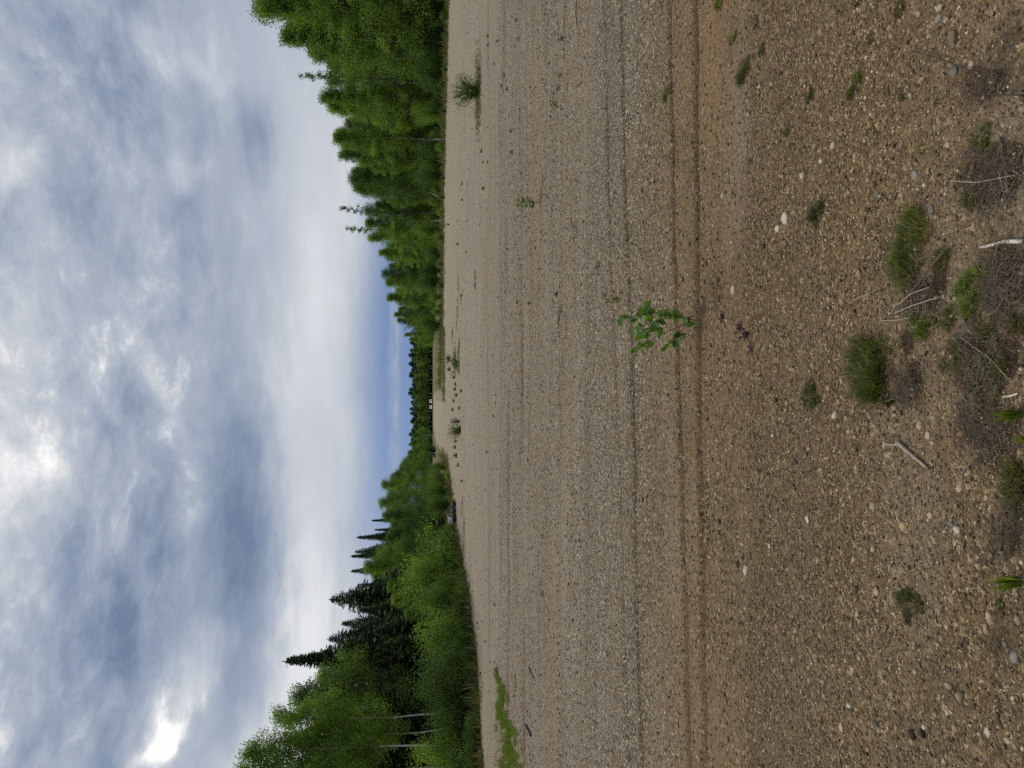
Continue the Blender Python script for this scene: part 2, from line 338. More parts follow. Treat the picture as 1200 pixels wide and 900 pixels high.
    col = nt.mix(nt.m('MULTIPLY', lf, .92), col, nt.ramp(nt.noise(P, 120, 4, .7), [(.3, (.014, .010, .008)), (.7, (.055, .041, .029))]))
    at_v = nt.N.new('ShaderNodeAttribute'); at_v.attribute_name = 'veg'
    gcol = nt.ramp(nt.noise(P, .9, 6, .65), [(.3, (.060, .052, .030)), (.5, (.095, .095, .042)), (.62, (.15, .145, .070)), (.8, (.21, .18, .12))])
    vf = nt.mapr(nt.m('ADD', at_v.outputs['Fac'], nt.m('MULTIPLY', nt.m('SUBTRACT', nt.noise(P, 1.4, 5, .65), .5), .9)), .42, .62)
    col = nt.mix(vf, col, gcol)
    h = nt.m('ADD', nt.m('MULTIPLY', nt.m('MULTIPLY', dB, pick), -.9), nt.m('MULTIPLY', dA, -.6)); h = nt.m('ADD', h, nt.m('MULTIPLY', nt.noise(P, 260, 3, .6), .25))
    principled(nt, out, col, .95, .06, bump(nt, h, .9, .011))
    o = obj('ground', me, m); o['kind'] = 'structure'
build_ground()

# ------------------------------------------------------------------ loose gravel and stones
ICO_V = None
def ico():
    t = (1 + 5 ** .5) / 2
    V = np.array([[-1, t, 0], [1, t, 0], [-1, -t, 0], [1, -t, 0], [0, -1, t], [0, 1, t], [0, -1, -t], [0, 1, -t], [t, 0, -1], [t, 0, 1], [-t, 0, -1], [-t, 0, 1]]) / math.sqrt(1 + t * t)
    Fc = np.array([[0, 11, 5], [0, 5, 1], [0, 1, 7], [0, 7, 10], [0, 10, 11], [1, 5, 9], [5, 11, 4], [11, 10, 2], [10, 7, 6], [7, 1, 8], [3, 9, 4], [3, 4, 2], [3, 2, 6], [3, 6, 8], [3, 8, 9], [4, 9, 5], [2, 4, 11], [6, 2, 10], [8, 6, 7], [9, 8, 1]])
    return V, Fc
ICO_V, ICO_F = ico()
def subdiv(V, Fc):
    V = list(map(tuple, V)); cache = {}; out = []
    def mid(a, b):
        k = (min(a, b), max(a, b))
        if k not in cache:
            m = (np.array(V[a]) + np.array(V[b])) / 2; V.append(tuple(m / np.linalg.norm(m))); cache[k] = len(V) - 1
        return cache[k]
    for a, b, c in Fc:
        x, y, z = mid(a, b), mid(b, c), mid(c, a); out += [[a, x, z], [b, y, x], [c, z, y], [x, y, z]]
    return np.array(V), np.array(out)
ICO2 = subdiv(ICO_V, ICO_F); ICO3 = subdiv(*ICO2)
def mat_stones():
    m, nt, out = new_mat('gravel_stones'); geo = nt.N.new('ShaderNodeNewGeometry')
    c = nt.ramp(geo.outputs['Random Per Island'], [(0., (.04, .035, .03)), (.07, (.08, .067, .05)), (.30, (.135, .112, .082)), (.48, (.19, .160, .118)), (.58, (.19, .125, .070)), (.66, (.14, .136, .126)), (.78, (.25, .218, .163)), (.90, (.35, .318, .25)), (1., (.50, .46, .39))])
    n = nt.noise(geo.outputs['Position'], 180, 4, .6); c = nt.mix(.35, c, nt.ramp(n, [(.3, .04), (.7, .36)]), 'SOFT_LIGHT')
    sp = nt.N.new('ShaderNodeSeparateXYZ'); nt.L.new(geo.outputs['Position'], sp.inputs[0])      # stones in the loose dirt near the camera are caked with it
    dirt = nt.m('MULTIPLY', nt.mapr(nt.m('ADD', sp.outputs[1], nt.m('MULTIPLY', nt.m('SUBTRACT', nt.noise(geo.outputs['Position'], .55, 5, .6), .5), 2.2)), 3.5, 6.6, 1, 0), nt.mapr(nt.noise(geo.outputs['Position'], 45, 2, .5), .3, .7, .35, .85))
    c = nt.mix(dirt, c, nt.mix(1., c, (.78, .66, .50, 1), 'MULTIPLY'))
    principled(nt, out, c, .92, .08); return m
M_stones = mat_stones()
def scatter(n, y0, y1, rmin, rmed, rmax, side=1.2):
    y = y0 + (y1 - y0) * np.sqrt(rng.uniform((y0 / y1) ** 2, 1, n)) if False else rng.uniform(y0 ** 2, y1 ** 2, n) ** .5
    x = rng.uniform(-1, 1, n) * (y * .56 + side)
    keep = (edge_dist(x, y) > .1) & (rng.uniform(size=n) > litter_mask(x, y) * .8)
    for k in range(len(RUTS)): keep &= ~((np.abs(y - rut_y(k, x)) < RUTS[k][1] * .9) & (rng.uniform(size=n) < .7))
    x, y = x[keep], y[keep]; n = len(x)
    r = np.clip(rmed * np.exp(rng.normal(0, .42, n)), rmin, rmax)
    V = np.repeat(ICO_V[None], n, 0) * (1 + rng.uniform(-.28, .28, (n, 12, 1)))
    V = V * rng.uniform(.65, 1.25, (n, 1, 3)) * np.array([1.1, 1., .72])
    a = rng.uniform(0, 2 * pi, n); b = rng.normal(0, .35, n); ca, sa, cb2, sb = np.cos(a), np.sin(a), np.cos(b), np.sin(b)
    X = V[..., 0] * cb2[:, None] + V[..., 2] * sb[:, None]; Z = -V[..., 0] * sb[:, None] + V[..., 2] * cb2[:, None]; Yv = V[..., 1]
    V = np.stack([X * ca[:, None] - Yv * sa[:, None], X * sa[:, None] + Yv * ca[:, None], Z], -1) * r[:, None, None]
    V[..., 0] += x[:, None]; V[..., 1] += y[:, None]; V[..., 2] += (hgt(x, y) + r * rng.uniform(.05, .45, n))[:, None]
    return V.reshape(-1, 3), (ICO_F[None] + 12 * np.arange(n)[:, None, None]).reshape(-1, 3)
def build_gravel():
    Vs, Fs, n = [], [], 0
    for args in [(90000, 1.25, 3.6, .0015, .0028, .0075), (50000, 3.4, 7.5, .0024, .0041, .0095), (170, 1.25, 5.5, .008, .011, .016), (26000, 7.5, 17, .004, .0075, .018), (3500, 17, 40, .008, .014, .035)]:
        V, Fc = scatter(*args); Vs.append(V); Fs.append(Fc + n); n += len(V)
    o = obj('gravel', arrays_mesh('gravel', np.vstack(Vs), np.vstack(Fs)), M_stones); tag(o, 'loose multicoloured gravel strewn over the whole clearing', 'gravel', kind='stuff')
build_gravel()

def stone_mesh(a, b, c, seed, rough=.12, hi=True):
    r = np.random.default_rng(seed); V, Fc = ICO3 if hi else ICO2; V = V.copy()
    for _ in range(7):                                    # flattened facets, like a broken or worn pebble
        d = unit(r.normal(size=3)); t = r.uniform(.62, .9); p = V @ d; over = p > t
        V[over] -= np.outer(p[over] - t, d) * .8
    V *= (1 + rough * .5 * r.normal(size=(len(V), 1)) * .15)
    return arrays_mesh('stone', V * np.array([a, b, c]), Fc, True)
def mat_stone(col):
    m, nt, out = new_mat('stone_surface'); tc = nt.N.new('ShaderNodeTexCoord').outputs['Object']
    n = nt.noise(tc, 60, 6, .65); n2 = nt.noise(tc, 14, 3, .5)
    c = nt.mix(.6, nt.ramp(n2, [(.3, tuple(q * .72 for q in col)), (.7, tuple(min(1, q * 1.15) for q in col))]), nt.ramp(n, [(.3, tuple(q * .6 for q in col)), (.65, tuple(min(1, q * 1.2) for q in col))]))
    principled(nt, out, c, .8, .25, bump(nt, n, .4, .003)); return m
SC = {k: mat_stone(c) for k, c in dict(white=(.33, .30, .25), cream=(.29, .235, .16), tan=(.27, .185, .10), rust=(.22, .12, .06), grey=(.165, .15, .13), slate=(.105, .10, .09), brown=(.12, .092, .066), pink=(.22, .16, .13), dark=(.05, .045, .045)).items()}
STONES = [  # u, v, half-length px (up the picture), half-width px, colour, label
    (1120, 46, 6, 13, 'brown', 'flat dark brown oblong stone near the photo\'s upper right corner'),
    (1058, 617, 7, 7, 'tan', 'round tan pebble on bare gravel, below the forked grey stick'),
    (1123, 620, 7, 6, 'white', 'round near-white pebble on bare gravel, beside a small blue-grey one'),
    (1116, 614, 5, 5, 'slate', 'small blue-grey stone touching the round near-white pebble'),
    (1028, 693, 5, 6, 'tan', 'orange-tan pebble just left of the lone grey-green tuft'),
    (1090, 604, 4, 5, 'cream', 'small cream pebble between the two round pebbles of the open gravel'),
    (1076, 498, 4, 7, 'cream', 'oblong cream stone just above the forked grey stick'),
    (1087, 510, 4, 7, 'cream', 'narrow pale stone right of the forked grey stick\'s upper end'),
    (1092, 519, 4, 4, 'tan', 'small yellow-tan stone beside the forked grey stick'),
    (1073, 485, 5, 6, 'slate', 'blue-grey stone beneath the biggest grass clump, above the forked stick'),
    (1046, 487, 4, 4, 'tan', 'small orange-tan stone at the lower edge of the biggest grass clump'),
    (919, 256, 6, 9, 'white', 'largest whitish stone left of the dark round tuft, flat topped'),
    (910, 268, 4, 5, 'white', 'smaller whitish stone next to the flat whitish stone'),
    (975, 170, 4, 5, 'cream', 'cream pebble alone on brown gravel, right of the small tufts row'),
    (961, 189, 3, 4, 'white', 'tiny white pebble just below the lone cream pebble'),
    (847, 229, 4, 4, 'cream', 'pale pebble lying on the rusty wheel track'),
    (1070, 205, 5, 7, 'grey', 'light grey stone below a pair of small green tufts'),
    (1026, 228, 3, 5, 'slate', 'small blue-grey stone between two grass clumps, on open gravel'),
    (1090, 246, 5, 8, 'slate', 'dark slate stone above the long green clump'),
    (1139, 76, 5, 6, 'cream', 'yellowish cream stone right of the thin dark twig'),
    (1133, 72, 4, 4, 'tan', 'tan pebble touching the yellowish cream stone by the dark twig'),
    (1104, 9, 5, 6, 'cream', 'cream stone near the photo\'s top edge, above the flat brown stone'),
    (1103, 22, 5, 7, 'grey', 'grey-tan stone just below the cream stone at the top edge'),
    (1197, 55, 6, 7, 'tan', 'bright tan stone at the photo\'s right edge, near its top corner'),
    (1120, 84, 7, 8, 'slate', 'blue-grey stone half sunk below the thin dark twig'),
    (872, 669, 4, 8, 'white', 'slim white stone on the far gravel beyond the tan pebbles'),
    (945, 609, 4, 5, 'white', 'white pebble in the middle of the open brown gravel'),
    (1162, 724, 5, 9, 'cream', 'pale tan oblong stone below the bladed grass tuft'),
    (1158, 737, 4, 8, 'tan', 'tan stone lying under the pale oblong stone'),
    (1195, 726, 5, 8, 'pink', 'pinkish stone at the photo\'s right edge'),
    (1192, 770, 6, 9, 'grey', 'light grey stone at the right edge, below the pinkish stone'),
    (1113, 803, 5, 5, 'grey', 'pale grey pebble beside a rusty hollow on the near gravel'),
    (1162, 857, 5, 6, 'white', 'pale grey-white stone near the photo\'s lower right corner'),
    (988, 852, 4, 7, 'cream', 'cream stone below the pair of small white pebbles'),
    (996, 827, 4, 4, 'white', 'small white pebble nearest the photo\'s bottom edge on brown gravel'),
    (1085, 852, 3, 5, 'white', 'white chip on brown gravel near the photo\'s bottom edge'),
    (790, 353, 3, 4, 'white', 'bright white pebble on the wheel track behind the poplar sapling'),
    (858, 340, 4, 7, 'cream', 'cream oblong pebble between wheel track and dead dark leaves'),
    (1040, 800, 3, 4, 'rust', 'small rust-coloured stone on the lower gravel'),
    (900, 640, 3, 4, 'cream', 'little cream stone beside the slim white one'),
    (1008, 748, 3, 4, 'pink', 'small pink pebble left of the cream ones, lower gravel'),
    (942, 700, 3, 4, 'grey', 'small grey pebble on open gravel, left of the lone tuft'),
    (1180, 755, 4, 5, 'slate', 'dark slate pebble between pinkish and light grey stones'),
    (1110, 170, 4, 5, 'cream', 'cream stone right of the pair of small green tufts'),
]
for i, (u, v, hu, hv, c, lab) in enumerate(STONES):
    x, y, t = ground(u, v); p = t / F; ang = math.atan2(CAMH, y)
    hv *= .85; hu *= .85; a = hv * p * 1.0; c_ = max(hu * p * .62, a * .42); b = max(a * .55, min(a * 1.25, (hu * p - c_ * cos(ang) * .5) / max(sin(ang), .3)))
    o = obj('stone', stone_mesh(a, b, c_, 100 + i), SC[c], loc=(x, y, float(hgt(x, y)) + c_ * .12)); o.rotation_euler = (random.uniform(-.1, .1), random.uniform(-.12, .12), random.uniform(-.3, .3))
    tag(o, lab, 'stone', 'larger stones lying on the gravel')

# ------------------------------------------------------------------ sticks
def stick(pts, r0, r1, m, label, name='stick', lift=.0, bend=.01, branch=None, k=7, cat='stick', grp='sticks and twigs on the gravel'):
    W = []
    for q in pts:
        x, y, t = ground(q[0], q[1]); W.append((x, y, float(hgt(x, y)) + max(r0, r1) * .8 + (q[2] if len(q) > 2 else lift)))
    W = np.array(W); n = 10
    tt = np.linspace(0, len(W) - 1, n); P = np.stack([np.interp(tt, range(len(W)), W[:, j]) for j in range(3)], -1)
    r = np.random.default_rng(int(abs(pts[0][0] * 7 + pts[0][1]))); L = np.linalg.norm(P[-1] - P[0])
    P += np.cumsum(r.normal(0, bend * L * .12, P.shape), 0) * np.array([1, 1, .3]); org = P[0].copy(); org[2] = P[:, 2].min() - max(r0, r1)
    g = Geo(); R = np.linspace(r0, r1, n) * r.uniform(.95, 1.05, n); g.tube(P - org, R, k)
    if branch is not None:
        x, y, t = ground(*branch); e = np.array([x, y, float(hgt(x, y)) + .012]) - org
        g.tube(np.array([P[1] - org, (P[1] - org + e) / 2 + [0, 0, .006], e]), [r0 * .45, r0 * .35, r0 * .2], 5)
    o = obj(name, g.mesh(name, True), m, loc=org); tag(o, label, cat, grp); return o
stick([(1150, 290), (1165, 287), (1182, 283), (1202, 283)], .0045, .0065, M_pale_wood, 'bleached white curved stick at the photo\'s right edge', bend=.01)
stick([(1050, 518), (1068, 532), (1089, 549)], .0085, .0045, M_grey_wood, 'pale grey forked stick lying alone on bare gravel', branch=(1037, 521), bend=.015)
stick([(1074, 60), (1110, 70), (1140, 82), (1180, 94)], .0016, .0025, M_dark_wood, 'long thin dark twig below the flat brown stone', lift=.01, name='twig', cat='twig')
stick([(1146, 110), (1175, 111), (1204, 112)], .0015, .0025, M_dark_wood, 'short straight dark twig running off the photo\'s right edge near the top', lift=.012, name='twig', cat='twig')
stick([(1113, 294), (1090, 322), (1072, 345), (1055, 368)], .0030, .0020, M_twig, 'brown twig bent across the ground between two green clumps', lift=.02, name='twig', cat='twig')
stick([(1058, 358), (1076, 344), (1098, 337)], .0018, .0014, M_grey_wood, 'upper of two pale thin stalks beside the brown bent twig', lift=.025, name='twig', cat='twig')
stick([(1055, 367), (1076, 358), (1111, 347)], .0018, .0014, M_grey_wood, 'lower and longer of two pale stalks beside the brown bent twig', lift=.025, name='twig', cat='twig')
stick([(1033, 376), (1050, 376), (1070, 372)], .0018, .0012, M_grey_wood, 'pale stalk lying flat at the top of the biggest grass clump', lift=.012, name='twig', cat='twig')
stick([(998, 352), (1012, 346), (1030, 338)], .0016, .0010, M_grey_wood, 'thin pale stalk on gravel between long green clump and biggest clump', lift=.006, name='twig', cat='twig')
stick([(1178, 465), (1187, 464), (1196, 461)], .0035, .003, M_pale_wood, 'short white broken stick above the bladed grass at right edge', bend=.04)
stick([(674, 2), (673.5, 16), (675, 30)], .005, .004, M_dark_wood, 'thin black stick on mid gravel at the photo\'s top edge', bend=.02)
stick([(618, 850), (624, 862)], .022, .020, M_dark_wood, 'short dark stick beside the green grass strip', bend=.02)
stick([(621, 782), (627, 796)], .012, .010, M_dark_wood, 'slender dark stick beyond the tip of the green grass strip', bend=.02)
stick([(671, 690), (676, 714)], .004, .003, M_dark_wood, 'thin dark twig on open mid gravel below the wheel tracks', bend=.05, name='twig', cat='twig')
stick([(1112, 488), (1150, 492)], .0012, .0010, M_dark_wood, 'hair-thin dark twig leading to the bladed grass at right edge', lift=.01, name='twig', cat='twig')
stick([(1170, 526), (1204, 524)], .0016, .0014, M_dark_wood, 'thin dark twig at right edge above the mossy tuft', lift=.01, name='twig', cat='twig')
stick([(1130, 395), (1165, 420), (1188, 445)], .0016, .0014, M_grey_wood, 'thin grey stalk in the dead litter below the bright green tufts', lift=.012, name='twig', cat='twig')
stick([(1118, 212), (1150, 214), (1195, 205)], .0018, .0016, M_grey_wood, 'grey stalk in the dead litter above the white curved stick', lift=.014, name='twig', cat='twig')

# ------------------------------------------------------------------ grass tufts and weeds
def blades(r, n, R, H, w, spread=.9, droop=.5, segs=3, core=.55):
    """n curved ribbons growing from a disc; returns V, Q"""
    a = r.uniform(0, 2 * pi, n); rr = R * core * np.sqrt(r.uniform(0, 1, n)); bx, by = rr * np.cos(a), rr * np.sin(a)
    h = H * r.uniform(.45, 1.1, n) * (1 - .45 * (rr / (R * core + 1e-6)) ** 2); out = (R - rr * .6) * r.uniform(.15, 1, n) * spread
    da = a + r.normal(0, .8, n); dx, dy = np.cos(da), np.sin(da); px, py = -dy, dx
    V = np.empty((n, segs + 1, 2, 3))
    for k in range(segs + 1):
        t = k / segs; ox = out * t ** 1.5; oz = h * (t - droop * .45 * t ** 2.4); ww = w * (1 - t * .88) * .5
        for s, sg in enumerate((-1, 1)):
            V[:, k, s, 0] = bx + dx * ox + px * ww * sg; V[:, k, s, 1] = by + dy * ox + py * ww * sg; V[:, k, s, 2] = oz
    i = (np.arange(n) * (segs + 1) * 2)[:, None] + (np.arange(segs) * 2)[None]
    Q = np.stack([i, i + 1, i + 3, i + 2], -1).reshape(-1, 4)
    return V.reshape(-1, 3), Q
TUFT_SEED = [500]
def tuft(u, v, hv, hu, m, label, kind='fine', n=None, dry=True, name='grass_tuft', cat='grass tuft', grp='tufts of grass and weeds growing on the gravel'):
    TUFT_SEED[0] += 1; r = np.random.default_rng(TUFT_SEED[0])
    x, y, t = ground(u + hu * .25, v); p = t / F; R = hv * p; ang = math.atan2(CAMH, y)
    dep = max(R * .7, hu * p * .65 / max(sin(ang), .12)) if kind == 'fine' else R
    dep = min(dep, R * 2.2)
    g = Geo()
    if kind == 'fine' and hv >= 13:
        k = int(np.clip(hv / 2.6, 5, 15))
        for _ in range(k):
            a = r.uniform(0, 6.28); q = math.sqrt(r.uniform()) * 1.0; Rs = R * r.uniform(.28, .6) * (1.25 if hv < 18 else 1); Hs = min(max(Rs * r.uniform(.9, 2.0), .03), .15)
            V, Q = blades(r, int(np.clip(21000 * Rs * Rs + 50, 50, 620)), Rs * 1.15, Hs, r.uniform(.0030, .0048), r.uniform(.8, 1.4), .5, 3, .75)
            V[:, 0] += cos(a) * q * R; V[:, 1] += sin(a) * q * dep; g.add(V, Q)
        V, Q = blades(r, int(60 + R * dep * 16000), R * .95, min(R * .8, .1), .0022, 1.1, .6, 3, .95); V[:, 1] *= dep / R
        d2 = Geo(); d2.add(V, Q)
    elif kind == 'fine':
        H = min(max(R * .9, hu * p * .95), .2); nn = n or int(np.clip(30000 * R * dep + 150, 150, 3000)); V, Q = blades(r, nn, 1., 1., 1., .75, .3, 3, .95)
        w = .0042; V, Q = blades(r, nn, R, H, w, .55, .35, 3, .9); V[:, 1] *= dep / R
        V[:, 2] *= .75 + .5 * np.clip(vnoise(V[:, 0] * 40 + 3, V[:, 1] * 40, TUFT_SEED[0]), -1, 1)
    elif kind == 'blade':
        H = hu * p * 1.6; nn = n or 46; V, Q = blades(r, nn, R, H, .0075, .8, .45, 5, .4)
    g.add(V, Q); z = float(hgt(x, y)) - .004
    o = obj(name, g.mesh(name), m, loc=(x, y, z)); tag(o, label, cat, grp)
    if kind == 'fine' and hv >= 13: q = obj('dry_blades', d2.mesh('dry_blades'), M_moss if m is not M_moss else M_straw, parent=o); q['label'] = 'dull olive-brown blades among the green'
    if dry and R > .02:
        V, Q = blades(r, int(14 + R * 420), R * 1.25, R * .6, .0015, 1.0, .9, 3, .8); V[:, 1] *= dep / R
        d = Geo(); d.add(V, Q); q = obj('dead_grass', d.mesh('dead_grass'), M_straw, parent=o); q['label'] = 'pale dry stalks'
    return o
G, DK, MS, VV = M_grass, M_dark_tuft, M_moss, M_vivid
TUFTS = [
    (841, 3, 11, 7, VV, 'bright green tuft cut by the photo\'s top edge, on the wheel track'),
    (857, 44, 9, 8, G, 'green tuft just below the top-edge tuft, beside rusty gravel'),
    (869, 84, 15, 12, G, 'ragged green patch, lowest of the cluster near the rusty track'),
    (892, 58, 9, 6, DK, 'small narrow tuft right of the ragged green patch'),
    (885, 28, 8, 5, DK, 'sparse tuft between the top-edge tufts, on brown gravel'),
    (1005, 2, 7, 8, DK, 'tiny tuft at the top edge above the middle gravel'),
    (1055, 11, 11, 10, G, 'green tuft near the top edge, left of the cream stones'),
    (1021, 44, 9, 7, MS, 'sparse olive tuft between two green ones near the top'),
    (1002, 98, 13, 12, G, 'dense little green tuft below the sparse olive one'),
    (946, 112, 9, 8, DK, 'small dark green tuft left of the dense little one'),
    (914, 128, 8, 5, G, 'small thin green tuft, upper of two beside the rusty gravel'),
    (921, 155, 6, 5, DK, 'tiny tuft, lower of two beside the rusty gravel'),
    (1058, 109, 10, 9, DK, 'grey-green tuft right of the dense little green tuft'),
    (1078, 174, 8, 9, G, 'left tuft of a close green pair above the light grey stone'),
    (1095, 171, 8, 8, G, 'right tuft of a close green pair above the light grey stone'),
    (1097, 120, 5, 5, VV, 'tiny bright tuft beside the long dark twig'),
    (953, 249, 14, 12, DK, 'dark round tuft alone on open gravel beside whitish stones'),
    (1147, 160, 13, 15, VV, 'yellow-green tuft at the upper end of the dead litter'),
    (1134, 236, 15, 17, G, 'green tuft above the white curved stick'),
    (1060, 292, 38, 26, G, 'long green clump with brown twigs, left of the white curved stick'),
    (1008, 432, 38, 29, G, 'biggest grass clump, dense and green, beside the dead litter'),
    (946, 467, 15, 12, DK, 'round dark green tuft standing clear of the biggest clump'),
    (1036, 468, 9, 11, DK, 'small dark tuft attached below the biggest grass clump'),
    (1134, 341, 24, 22, VV, 'bright green bushy clump below the white curved stick'),
    (1078, 381, 20, 22, VV, 'bright green clump between the biggest clump and the brown twig'),
    (1150, 397, 16, 20, MS, 'yellowish green clump in the dead litter, right of the bright clump'),
    (1122, 416, 16, 13, MS, 'olive clump in the dead litter, right of the biggest clump'),
    (1165, 438, 22, 22, MS, 'olive mossy patch above the short white broken stick'),
    (1196, 92, 12, 9, G, 'tuft at the photo\'s right edge under the long dark twig'),
    (1197, 117, 8, 7, VV, 'small bright tuft at the right edge by the straight dark twig'),
    (1100, 306, 13, 12, MS, 'olive tuft between long green clump and white curved stick'),
    (1190, 385, 18, 14, MS, 'mossy tuft at the right edge beside the dead litter'),
    (1190, 573, 28, 17, MS, 'wide mossy tuft at the right edge below the bladed grass'),
    (1172, 708, 7, 8, G, 'small green tuft below the lower bladed grass at right edge'),
    (1064, 708, 16, 17, MS, 'lone grey-green tuft on the lower gravel, with dark dead stems'),
    (779, 111, 9, 8, G, 'small green tuft on the wheel tracks near the photo\'s top'),
    (1112, 372, 13, 12, G, 'ragged green tuft between the two bright green clumps'),
    (1136, 372, 11, 11, MS, 'olive tuft right of the bright green clump, over dry stems'),
    (1143, 452, 15, 12, MS, 'olive tuft at the lower end of the mossy clumps'),
    (1104, 428, 10, 9, MS, 'small olive tuft at the right of the biggest grass clump'),
    (1185, 300, 11, 10, MS, 'small olive tuft just below the white curved stick'),
    (1180, 178, 12, 11, G, 'green tuft in the tangle of stems above the white stick'),
    (1176, 420, 12, 12, VV, 'bright green tuft on the dark tangle by the olive mossy patch'),
    (1043, 408, 10, 10, G, 'green tuft on the upper rim of the biggest grass clump'),
    (1195, 815, 8, 8, G, 'small tuft at the right edge near the photo\'s bottom'),
]
for q in TUFTS: tuft(*q)
tuft(1188, 487, 13, 34, VV, 'bladed grass sprouting at the right edge, upper of two', 'blade')
tuft(1188, 682, 14, 34, VV, 'bladed grass sprouting at the right edge, lower of two', 'blade')
tuft(1200, 515, 10, 18, VV, 'short bladed grass between upper bladed tuft and mossy tuft', 'blade', n=14)
# dark withered plants
for (u, v, hv, lab) in [(866, 384, 5, 'dark withered leaves, smallest clump below the poplar sapling'), (874, 392, 7, 'dark withered leaves, middle clump below the poplar sapling'), (879, 411, 5, 'dark withered leaves, farthest clump from the poplar sapling'),
                        (846, 372, 5, 'tiny dark withered clump at the poplar sapling\'s foot')]:
    x, y, t = ground(u, v); R = hv * t / F; r = np.random.default_rng(int(u + v)); C = r.normal(size=(26, 3)) * np.array([R * .5, R * .45, R * .2]) + [0, 0, R * .35]
    g = Geo(); g.add(*leaf_cards(C, R * .8, r, .7)); o = obj('withered_plant', g.mesh('withered_plant'), M_purple, loc=(x, y, float(hgt(x, y)))); tag(o, lab, 'withered plant', 'dark withered plants below the sapling')

for (u, v, hv, lab) in [(1100, 330, 16, 'brown tangle of dry stems between the white stick and the bright clump'), (1172, 205, 26, 'grey-brown tangle of dry stems above the white curved stick'), (1170, 345, 22, 'dark tangle of dry stems below the white curved stick'),
                        (1185, 418, 20, 'dark brown tangle of dry stems by the olive mossy patch'), (1062, 402, 14, 'brown tangle of dry stems between the biggest clump and its bright neighbour'), (1072, 438, 15, 'reddish-brown tangle of dry stems under the biggest grass clump'), (1066, 722, 9, 'dark dry stems at the foot of the lone grey-green tuft')]:
    x, y, t = ground(u, v); R_ = hv * t / F; r = np.random.default_rng(int(u * 3 + v)); g = Geo()
    for _ in range(int(60 + 2200 * R_)):
        a = r.uniform(0, 6.28); q = R_ * math.sqrt(r.uniform()); p0 = np.array([cos(a) * q, sin(a) * q * .8, 0]); d = np.array([r.normal(), r.normal(), abs(r.normal()) * .5]) * R_ * .35; e = p0 + d; e[2] = min(e[2], .07)
        g.tube(np.array([p0, (p0 + e) / 2 + r.normal(0, R_ * .08, 3) * [1, 1, .4] + [0, 0, .004], e]), [.0011, .0009, .0005], 3, False)
    o = obj('dry_stem_tangle', g.mesh('dry_stem_tangle'), M_dry[int(v) % 2], loc=(x, y, float(hgt(x, y)))); tag(o, lab, 'dry plant', 'tangles of dry stems among the near clumps')

def dead_litter():
    g = Geo(); r = np.random.default_rng(77)
    for (u, v, su, sv, n, L) in LITTER:
        for _ in range(int(n * .7)):
            uu, vv = u + r.normal() * su * .5, v + r.normal() * sv * .5
            x, y, t = ground(min(uu, 1290), vv); a = r.uniform(0, 2 * pi); l = L * r.uniform(.1, .6) * (1.9 if r.uniform() < .08 else 1); z = float(hgt(x, y)) + r.uniform(.002, .022); w = r.uniform(.0004, .0009)
            tilt = r.normal(0, .16); c = r.normal(0, .25); ts = np.linspace(-.5, .5, 4)
            px = x + l * ts * cos(a) - c * l * ts ** 2 * sin(a); py = y + l * ts * sin(a) + c * l * ts ** 2 * cos(a); pz = np.maximum(z + l * ts * tilt, float(hgt(x, y)) + .001)
            nx, ny = -sin(a) * w, cos(a) * w
            V = np.stack([np.c_[px - nx, py - ny, pz], np.c_[px + nx, py + ny, pz + w * .6]], 1).reshape(-1, 3)
            g.add(V, [[0, 1, 3, 2], [2, 3, 5, 4], [4, 5, 7, 6]])
    o = obj('dead_grass_litter', g.mesh('dead_grass_litter'), M_straw); tag(o, 'matted grey dead grass and stalks among the near clumps', 'dead grass', kind='stuff')
dead_litter()

